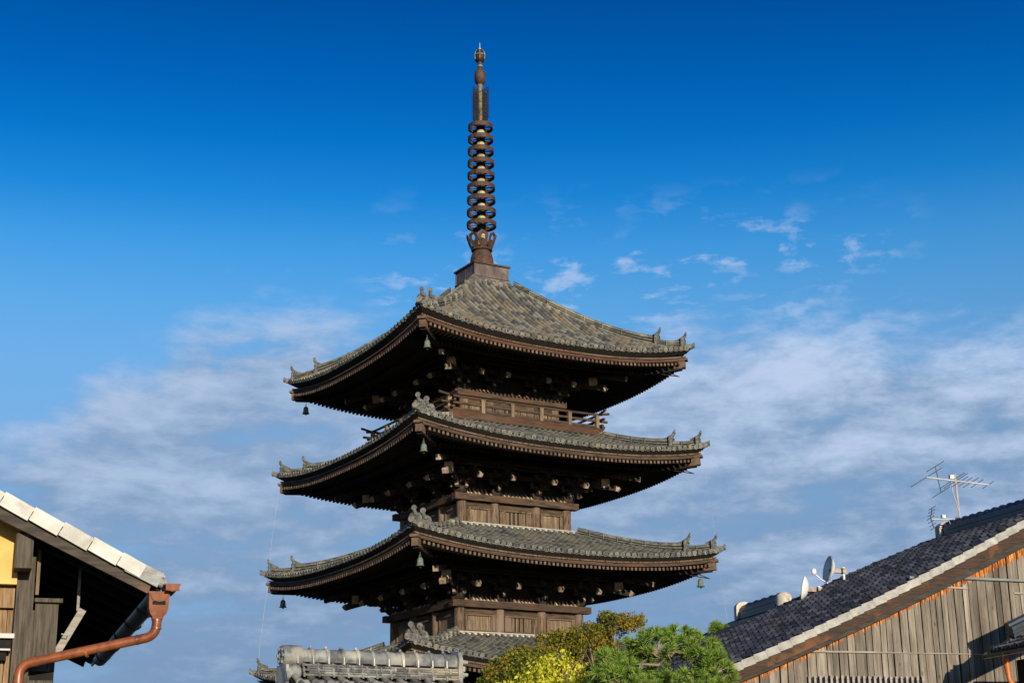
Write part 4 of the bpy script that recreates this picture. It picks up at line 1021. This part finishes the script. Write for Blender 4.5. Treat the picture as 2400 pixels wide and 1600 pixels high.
dish('white satellite dish with its receiver arm, higher of the two on the tiled slope', 4.42, DP - .15, .305, -7, True, .36)
dish('narrow white satellite dish seen edge on, lower of the two on the tiled slope', 3.80, DP - .15, .27, -30, False, .20)

# ------------------------------------------------------------------ far right: low side roof with orange pipe in front of the boarded wall
sh = empty('side_shed', BO + rotz(R_(15.5)) @ Vector((4.62, -.95, .22)), R_(15.5)); SG = -5.4
tag(sh, 'low dark tiled side building at the right edge casting its shadow on the planks', 'shed')
mb = MB(); sl = .42
wave_roof(mb, lambda u, v: (.02 + 2.2 - 2.2 * v / 9, -u - .05, .06 + sl * (2.2 - 2.2 * v / 9)), 5, 9, .27, amp=.06, lip=.05)
mb.mi = 1; mb.loft([[Vector((0, y, .03)) for y in (-1.42, 0)] + [Vector((2.2, y, .03 + sl * 2.2)) for y in (0, -1.42)], [Vector((0, y, -.03)) for y in (-1.42, 0)] + [Vector((2.2, y, -.03 + sl * 2.2)) for y in (0, -1.42)]])
for i in range(5): mb.mi = 0; mb.rnd = random.random(); mb.disc((-.02, -.12 - i * .27, .075), (-1, 0, -.1), .062, .10, 12)
mb.build('roof', [m_navy, m_hdark], sh)
mb = MB(); mb.mi = 0
for l in range(3): mb.rnd = (.9, .3, .8)[l]; mb.bar((.45, -.02, .05 + sl * .45 + .10 + l * .075), (2.2, -.02, .05 + sl * 2.2 + .10 + l * .075), .26 - .04 * l, .065)
mb.tube([(.40, -.02, .05 + sl * .40 + .33), (2.2, -.02, .05 + sl * 2.2 + .33)], .07, 10)
mb.tube([(.04, -.02, .16), (.10, -.02, .15), (.28, -.02, .19), (.45, -.02, .30), (.6, -.02, .38)], [.05, .045, .05, .055, .05], 10)
mb.build('verge_ridge', m_navyridge, sh)
mb = MB(); half_pipe(mb, (-.07, .02, .03), (-.07, -1.42, .025), .07); mb.disc((-.07, .02, .0), (0, 1, 0), .072, .02)
mb.mi = 0; mb.build('gutter', m_blackmetal, sh)
mb = MB(); mb.tube([(-.14, .0, -.045), (-.14, -1.4, -.05)], .006, 5); mb.build('gutter_edge', m_alu, sh)
mb = MB(); mb.box((1.4, -.72, (SG - .1) / 2), (1.9, 1.2, -SG - .05)); mb.build('wall', m_hdark, sh)
mb = MB(); yy = -.62
mb.tube([(-.085, yy, .0), (-.085, yy, -.06), (-.085, yy - .01, -.10)], [.05, .055, .058], 12)
mb.tube([(-.085, yy, -.10), (-.06, yy, -.36)], [.062, .045], 12)
mb.tube(bend([(-.06, yy, -.34), (-.05, yy, -.52), (.40, yy, -.70), (.40, yy, SG)], .09, 6), .040, 12)
mb.tube([(-.06, yy, -.34), (-.058, yy, -.36)], .05, 12)
mb.build('downpipe', m_orange, sh, smooth=True)

# ------------------------------------------------------------------ centre front: silver-grey tiled gate roof
CO = sight((690, 1487), 30)
ch = empty('tiled_gatehouse', CO, R_(30)); CG = -6.6
tag(ch, 'small roof of silver grey tiles with a thick ridge in front of the pagoda', 'building')
RL = 3.28
ridge = MB(); st = .312
for i in range(11):
    xa, xb = -.12 + i * st, -.12 + (i + 1) * st; ridge.rnd = random.random()
    if xb > RL: xb = RL
    A = lambda x, r: [Vector((x, r * math.cos(a) * .95, -.165 + r * math.sin(a))) for a in [R_(-38) + R_(256) * q / 12 for q in range(13)]]
    ridge.loft([A(xa, .158), A(xb, .152)])
    ridge.rnd = random.random(); ridge.loft([A(xa - .03, .172), A(xa - .02, .182), A(xa + .035, .182), A(xa + .045, .172)])
    ridge.tube([(xa + .008, 0, .0), (xa + .008, 0, .045)], [.035, .025], 8)
    ridge.tube([(xa + .008, -.17, -.16), (xa + .008, -.175, -.30)], .026, 8)
ridge_o = ridge.build('ridge', m_silver, ch, smooth=True)
mb = MB()
for l in range(5):
    z = -.322 - l * .046; w = .30 + .035 * l; n = 11
    for i in range(n):
        ln = RL / n; mb.rnd = random.random(); x = ln * (i + .5) + (.10 if l % 2 else 0); y_ = w / 2
        mb.loft([[Vector((xx, -y_, z - .018)), Vector((xx, -y_ - .012, z)), Vector((xx, -y_, z + .019)), Vector((xx, y_, z + .019)), Vector((xx, y_ + .012, z)), Vector((xx, y_, z - .018))] for xx in (x - ln * .5 + .004, x + ln * .5 - .004)])
        if l in (0, 1, 2, 4):
            mb.rnd = random.random()
            for sy in (-1, 1): mb.tube([(x - ln * .5, sy * (w / 2 + .004), z - .035), (x - ln * .5, sy * (w / 2 + .016), z), (x - ln * .5, sy * (w / 2 + .004), z + .035)], [.022, .030, .022], 8)
mb.build('ridge_courses', m_silvermid, ridge_o, smooth=True)
mb = MB()                                        # left end: great round drum tile and its scroll
mb.M = None; mb.rnd = .45
mb.lathe([(.17, -.30), (.195, -.28), (.205, -.10), (.195, .08), (.17, .10)], 24)
mb.v = [(q[2] - .08, q[0] * .95, q[1] - .155) for q in mb.v]
mb.disc((-.385, 0, -.155), (-1, 0, 0), .185, .04, 20); mb.disc((-.40, 0, -.155), (-1, 0, 0), .09, .05, 12)
for q in range(6): an_ = 2 * math.pi * q / 6; mb.box((-.40, .13 * math.cos(an_), -.155 + .13 * math.sin(an_)), (.03, .05, .05))
mb.rnd = .7; b0 = len(mb.v); mb.lathe([(.10, -.26), (.13, -.24), (.135, .0), (.11, .03)], 16); mb.v[b0:] = [(q[2] - .04, q[0] * 1.2, q[1] - .45) for q in mb.v[b0:]]
mb.box((-.34, 0, -.50), (.06, .46, .34)); 
for sy in (-.2, .2): mb.disc((-.37, sy, -.55), (-1, 0, 0), .10, .05, 12)
mb.build('ridge_end_tile', m_silver, ridge_o, smooth=True)
mb = MB(); mb.rnd = .6                            # right end: shaped plate with pegs
o_ = [(-.22, -.58), (.22, -.58), (.20, -.30), (.24, -.16), (.17, .02), (.06, .05), (-.06, .05), (-.17, .02), (-.24, -.16), (-.20, -.30)]
mb.loft([[Vector((RL - .03, y, z)) for y, z in o_], [Vector((RL + .06, y * .97, z)) for y, z in o_]])
for z in (-.16, -.40): mb.tube([(RL, -.16, z), (RL + .18, -.17, z - .01)], [.045, .035], 10)
mb.box((RL + .08, -.16, -.30), (.06, .1, .1)); mb.build('ridge_end_tile', m_silver, ridge_o)
mb = MB(); slope = .50; rows = 13; SPC = .305
for sy in (-1, 1):
    mb.mi = 2; mb.rnd = .4
    mb.loft([[Vector((x, sy * .05, -.545)) for x in (-.25, RL + .2)] + [Vector((x, sy * 2.6, -.545 - slope * 2.55)) for x in (RL + .2, -.25)], [Vector((x, sy * .05, -.60)) for x in (-.25, RL + .2)] + [Vector((x, sy * 2.6, -.66 - slope * 2.55)) for x in (RL + .2, -.25)]])
    for i in range(rows):
        x = -.16 + i * SPC
        if x > RL + .2: break
        for q in range(9):
            ya, yb = .16 + q * .27, .16 + (q + 1) * .27 + .02; mb.rnd = random.random(); mb.mi = 0
            A = lambda y, r: [Vector((x + r * math.cos(a), sy * y, -.545 - slope * (y - .05) + .05 + r * 1.05 * math.sin(a))) for a in [math.pi * k / 8 for k in range(9)]]
            mb.loft([A(ya, .066), A(yb - .05, .074), A(yb - .05, .088), A(yb, .088)], closed=False, cap=False); mb._add(A(yb, .088), [tuple(range(9))])
            mb.mi = 1
            for h in range(3):                   # overlapping pans between the rows
                mb.rnd = random.random(); y0 = ya + h * .09
                C = lambda y, up: [Vector((x + SPC * (k / 4), sy * y, -.545 - slope * (y - .05) + up + .035 * (2 * abs(k / 4 - .5)) ** 2)) for k in range(5)]
                mb.loft([C(y0, .008), C(y0 + .10, .034), C(y0 + .10, .0)], closed=False, cap=False)
mb.build('roof', [m_silverdark, m_silver, m_hdark], ch)
mb = MB(); mb.box((RL / 2, 0, (CG - 1.6) / 2), (RL - .2, 3.6, -CG - 1.5)); mb.build('wall', m_cream, ch)

# ------------------------------------------------------------------ trees
def leaf_mat(name, cols, rough=.6, trans=.25):
    m = bpy.data.materials.new(name); m.use_nodes = True; g = NT(m.node_tree); b = g.n['Principled BSDF']
    at = g.n.new('ShaderNodeAttribute'); at.attribute_name = 'rnd'
    col = g.ramp(at.outputs['Fac'], [(i / (len(cols) - 1), c) for i, c in enumerate(cols)])
    g.l.new(col, b.inputs['Base Color']); b.inputs['Roughness'].default_value = rough; b.inputs['Specular IOR Level'].default_value = .2
    tr = g.n.new('ShaderNodeBsdfTranslucent'); g.l.new(col, tr.inputs[0]); mx = g.n.new('ShaderNodeMixShader'); mx.inputs[0].default_value = trans
    g.l.new(b.outputs[0], mx.inputs[1]); g.l.new(tr.outputs[0], mx.inputs[2]); g.l.new(mx.outputs[0], g.n['Material Output'].inputs[0]); return m
m_needle = leaf_mat('pine_needles', [(.06, .12, .018), (.15, .26, .036), (.27, .40, .065), (.36, .40, .11)])
m_maple = leaf_mat('maple_leaves', [(.035, .065, .010), (.12, .145, .018), (.24, .22, .026), (.36, .235, .032), (.40, .17, .03)])
m_mapleg = leaf_mat('dense_maple_leaves', [(.035, .070, .010), (.115, .155, .020), (.21, .225, .026), (.31, .23, .03), (.36, .16, .03)])
m_yellow = leaf_mat('yellow_leaves', [(.22, .27, .02), (.50, .50, .03), (.70, .64, .05), (.78, .72, .10)], trans=.35)
m_bark = mat('pale_pine_bark', (.16, .11, .075), (.34, .26, .19), scale=(3, 3, 1), ns=5, rough=.9)
m_barkd = mat('grey_bark', (.10, .075, .055), (.24, .19, .15), scale=(3, 3, 1), ns=5, rough=.9)

def rv(): 
    while True:
        v = Vector((random.uniform(-1, 1), random.uniform(-1, 1), random.uniform(-1, 1)))
        if .05 < v.length < 1: return v
def limb(mb, p0, p1, r0, r1, n=5, wob=.06, sides=6):
    p0, p1 = Vector(p0), Vector(p1); pts = [p0]
    for i in range(1, n): pts.append(p0.lerp(p1, i / n) + rv() * wob * (p1 - p0).length)
    pts.append(p1); mb.tube(pts, [r0 + (r1 - r0) * i / n for i in range(n + 1)], sides); return pts

def tree_root(name, label, cat, base):
    r = empty(name, base); tag(r, label, cat); return r

def tuft(mb, c, ax, ln, n, w):
    for i in range(n):
        d = (ax * .75 + rv().normalized() * 1.0).normalized(); d = (d + ax * .35).normalized()
        L1 = ln * random.uniform(.65, 1.1); sd = d.cross(rv()).normalized() * w; tip = c + d * L1 + Vector((0, 0, -.02 * L1 / .1 * random.random())); mb.rnd = min(1, max(0, random.gauss(.45, .25)))
        mid = c + d * L1 * .5
        mb._add([c - sd * .5, c + sd * .5, mid + sd, mid - sd, tip], [(0, 1, 2, 3), (3, 2, 4)])

def pine(label, base, pads, ytrunk, needle=.135, cat='pine'):
    """pads: (centre, radii, tufts)"""
    root = tree_root('pine_tree', label, cat, base); inv = lambda p: Vector(p) - Vector(base)
    br = MB(); cr_ = MB(); top = Vector((base[0] + .1, base[1], ytrunk))
    spine = limb(br, (0, 0, 0), inv(top), .085, .03, 9, .025, 8)
    for c, rad, n in pads:
        c = inv(c); q = min(spine, key=lambda p: (p - c).length + (0 if p.z < c.z else 2)); 
        b = limb(br, q, c - Vector((0, 0, rad[2] * .7)), .035, .016, 5, .10)
        for i in range(int(n * 1.35)):
            v = rv(); p = c + Vector((v.x * rad[0], v.y * rad[1], v.z * rad[2]))
            ax = Vector((v.x * .7, v.y * .7, .75 + v.z * .3)).normalized()
            if i % 2 == 0: limb(br, c - Vector((0, 0, rad[2] * .7)), p, .010, .005, 3, .12, 4)
            tuft(cr_, p, ax, needle * random.uniform(.9, 1.5), 92, .0052)
            if random.random() < .5: br.tube([p, p + ax * .10], [.009, .003], 4)
    br.build('trunk', m_bark, root); cr_.build('crown', m_needle, root); return root
def pad(px, y, rx, rz, n, ry=None): 
    s = y / 3627.0 * 1.0
    return (sight(px, y), (rx * s, (ry or rx) * s, rz * s), n)
bs = sight((1575, 1568), 26); pb = (bs.x, 26, ground_z(26))
pads = [pad((1408, 1532), 25.8, 48, 34, 22), pad((1455, 1502), 26.2, 42, 34, 22), pad((1502, 1478), 26, 48, 34, 26), pad((1560, 1474), 26.3, 46, 30, 24), pad((1612, 1498), 26, 45, 30, 24), pad((1640, 1522), 25.8, 36, 26, 20),
        pad((1652, 1550), 26.2, 30, 26, 16), pad((1430, 1566), 25.6, 60, 28, 22), pad((1520, 1548), 26.4, 40, 26, 16), pad((1600, 1562), 25.7, 56, 26, 22), pad((1380, 1560), 26.2, 40, 28, 14), pad((1480, 1585), 26, 80, 24, 20), pad((1590, 1600), 26, 80, 24, 20)]
pine('large bright green pine with long needles in front of the blue tiled slope', pb, pads, sight((1565, 1500), 26).z)
bs2 = sight((1648, 1470), 40); pine('small distant pine top peeping over the far edge of the blue roof', (bs2.x, 40, ground_z(40)), [pad((1648, 1446), 40, 22, 9, 14)], sight((1648, 1452), 40).z, .16)

def leafy(name, label, cat, base, pads, mat_leaf, mat_bark, size, trunk_top, narrow=1.0, droop=0.0, tr=.06, per=75):
    root = tree_root(name, label, cat, base); inv = lambda p: Vector(p) - Vector(base); br = MB(); cr_ = MB()
    tops = trunk_top if isinstance(trunk_top, list) else [trunk_top]; spine = []
    for tp in tops: spine += limb(br, (random.uniform(-.08, .08), 0, 0), inv(tp), tr, tr * .35, 8, .025, 8)
    for c, rad, n in pads:
        c = inv(c); q = min(spine, key=lambda p: (p - c).length + (0 if p.z < c.z else 1.5)); limb(br, q, c, tr * .3, tr * .1, 5, .08)
        tone = random.uniform(-.12, .12)
        for i in range(n):
            v = rv(); k = v.length; v = v * (k ** -.35); p = c + Vector((v.x * rad[0], v.y * rad[1], v.z * rad[2]))
            if i % 4 == 0: limb(br, c, p, tr * .09, tr * .04, 3, .10, 4)
            t2 = tone + random.uniform(-.15, .15) + .10 * v.z
            for w in range(per):
                o = p + rv() * size * 2.1; d = Vector((random.uniform(-1, 1), random.uniform(-1, 1), random.uniform(-.6, .35) - droop)).normalized(); sd = d.cross(rv()).normalized()
                L1 = size * random.uniform(.45, 1.3); cr_.rnd = min(1, max(0, random.gauss(.45 + t2, .2)))
                if narrow < .7: cr_._add([o, o + d * L1 * .4 + sd * L1 * .27 * narrow * 1.5, o + d * L1, o + d * L1 * .4 - sd * L1 * .27 * narrow * 1.5], [(0, 1, 2, 3)])
                else:
                    nrm = d.cross(sd); P5 = [o]
                    for a, rr in ((-100, .5), (-62, .42), (-48, .85), (-22, .5), (0, 1.0), (22, .5), (48, .85), (62, .42), (100, .5)): P5.append(o + (d * math.cos(R_(a)) + sd * math.sin(R_(a))) * L1 * .62 * rr)
                    cr_._add(P5, [tuple(range(10))])
    br.build('trunk', mat_bark, root); cr_.build('crown', mat_leaf, root); return root
b1 = sight((1345, 1568), 36)
leafy('maple_tree', 'tall maple turning orange brown with flat layered boughs before the pagoda wall', 'maple', (b1.x, 36, ground_z(36)),
      [pad((1440, 1424), 36, 36, 9, 16), pad((1400, 1418), 36, 30, 8, 14), pad((1455, 1436), 36, 26, 8, 10), pad((1405, 1442), 36.2, 34, 10, 14), pad((1350, 1448), 36, 40, 12, 22), pad((1310, 1462), 35.8, 40, 12, 22), pad((1265, 1466), 36, 34, 9, 14), pad((1385, 1470), 36.4, 36, 14, 20), pad((1335, 1480), 36, 50, 14, 26), pad((1290, 1485), 35.8, 40, 12, 18), pad((1395, 1500), 36.3, 36, 16, 18), pad((1340, 1512), 36.4, 40, 16, 18)],
      m_maple, m_barkd, .070, [sight((1350, 1460), 36), sight((1300, 1470), 36), sight((1410, 1440), 36)])
b2 = sight((1190, 1568), 33)
leafy('maple_tree', 'low dense dark green maple with rusty tips covering the corner of the lowest visible roof', 'maple', (b2.x, 33, ground_z(33)),
      [pad((1245, 1498), 33, 30, 14, 16), pad((1205, 1506), 33, 34, 16, 22), pad((1170, 1520), 33, 34, 18, 24), pad((1215, 1530), 32.8, 44, 20, 28), pad((1150, 1545), 33, 34, 20, 24), pad((1195, 1558), 32.8, 50, 22, 30), pad((1135, 1570), 33, 32, 20, 20), pad((1245, 1550), 32.8, 40, 20, 22), pad((1180, 1590), 33, 70, 20, 24)],
      m_mapleg, m_barkd, .066, sight((1200, 1540), 33))
b3 = sight((1290, 1568), 28)
leafy('yellow_shrub', 'bright yellow green shrub with drooping narrow leaves at the foot of the trees', 'shrub', (b3.x, 28, ground_z(28)),
      [pad((1292, 1512), 28, 15, 9, 7), pad((1270, 1524), 28, 20, 12, 8), pad((1240, 1530), 28, 18, 10, 8), pad((1300, 1536), 28, 34, 16, 15), pad((1340, 1545), 28, 34, 14, 13), pad((1383, 1538), 28, 13, 12, 6), pad((1255, 1550), 28, 42, 15, 18), pad((1205, 1560), 28, 28, 10, 9), pad((1330, 1566), 27.8, 54, 14, 18), pad((1265, 1575), 27.8, 70, 14, 20), pad((1175, 1572), 28, 24, 8, 6)],
      m_yellow, m_barkd, .085, [sight((1290, 1535), 28), sight((1250, 1550), 28), sight((1340, 1555), 28)], narrow=.6, droop=.55, tr=.03, per=15)
b4 = sight((1340, 1568), 30)
leafy('bare_shrub', 'thin brownish twiggy shrub between the yellow shrub and the pine', 'shrub', (b4.x, 30, ground_z(30)),
      [pad((1345, 1528), 30, 30, 14, 12), pad((1370, 1520), 30, 24, 14, 8), pad((1320, 1540), 30, 24, 12, 8)], leaf_mat('brown_withered_leaves', [(.08, .05, .03), (.17, .11, .07), (.24, .17, .12)]), m_barkd, .035, [sight((1350, 1520), 30), sight((1370, 1525), 30)], narrow=.6, tr=.02, per=10)
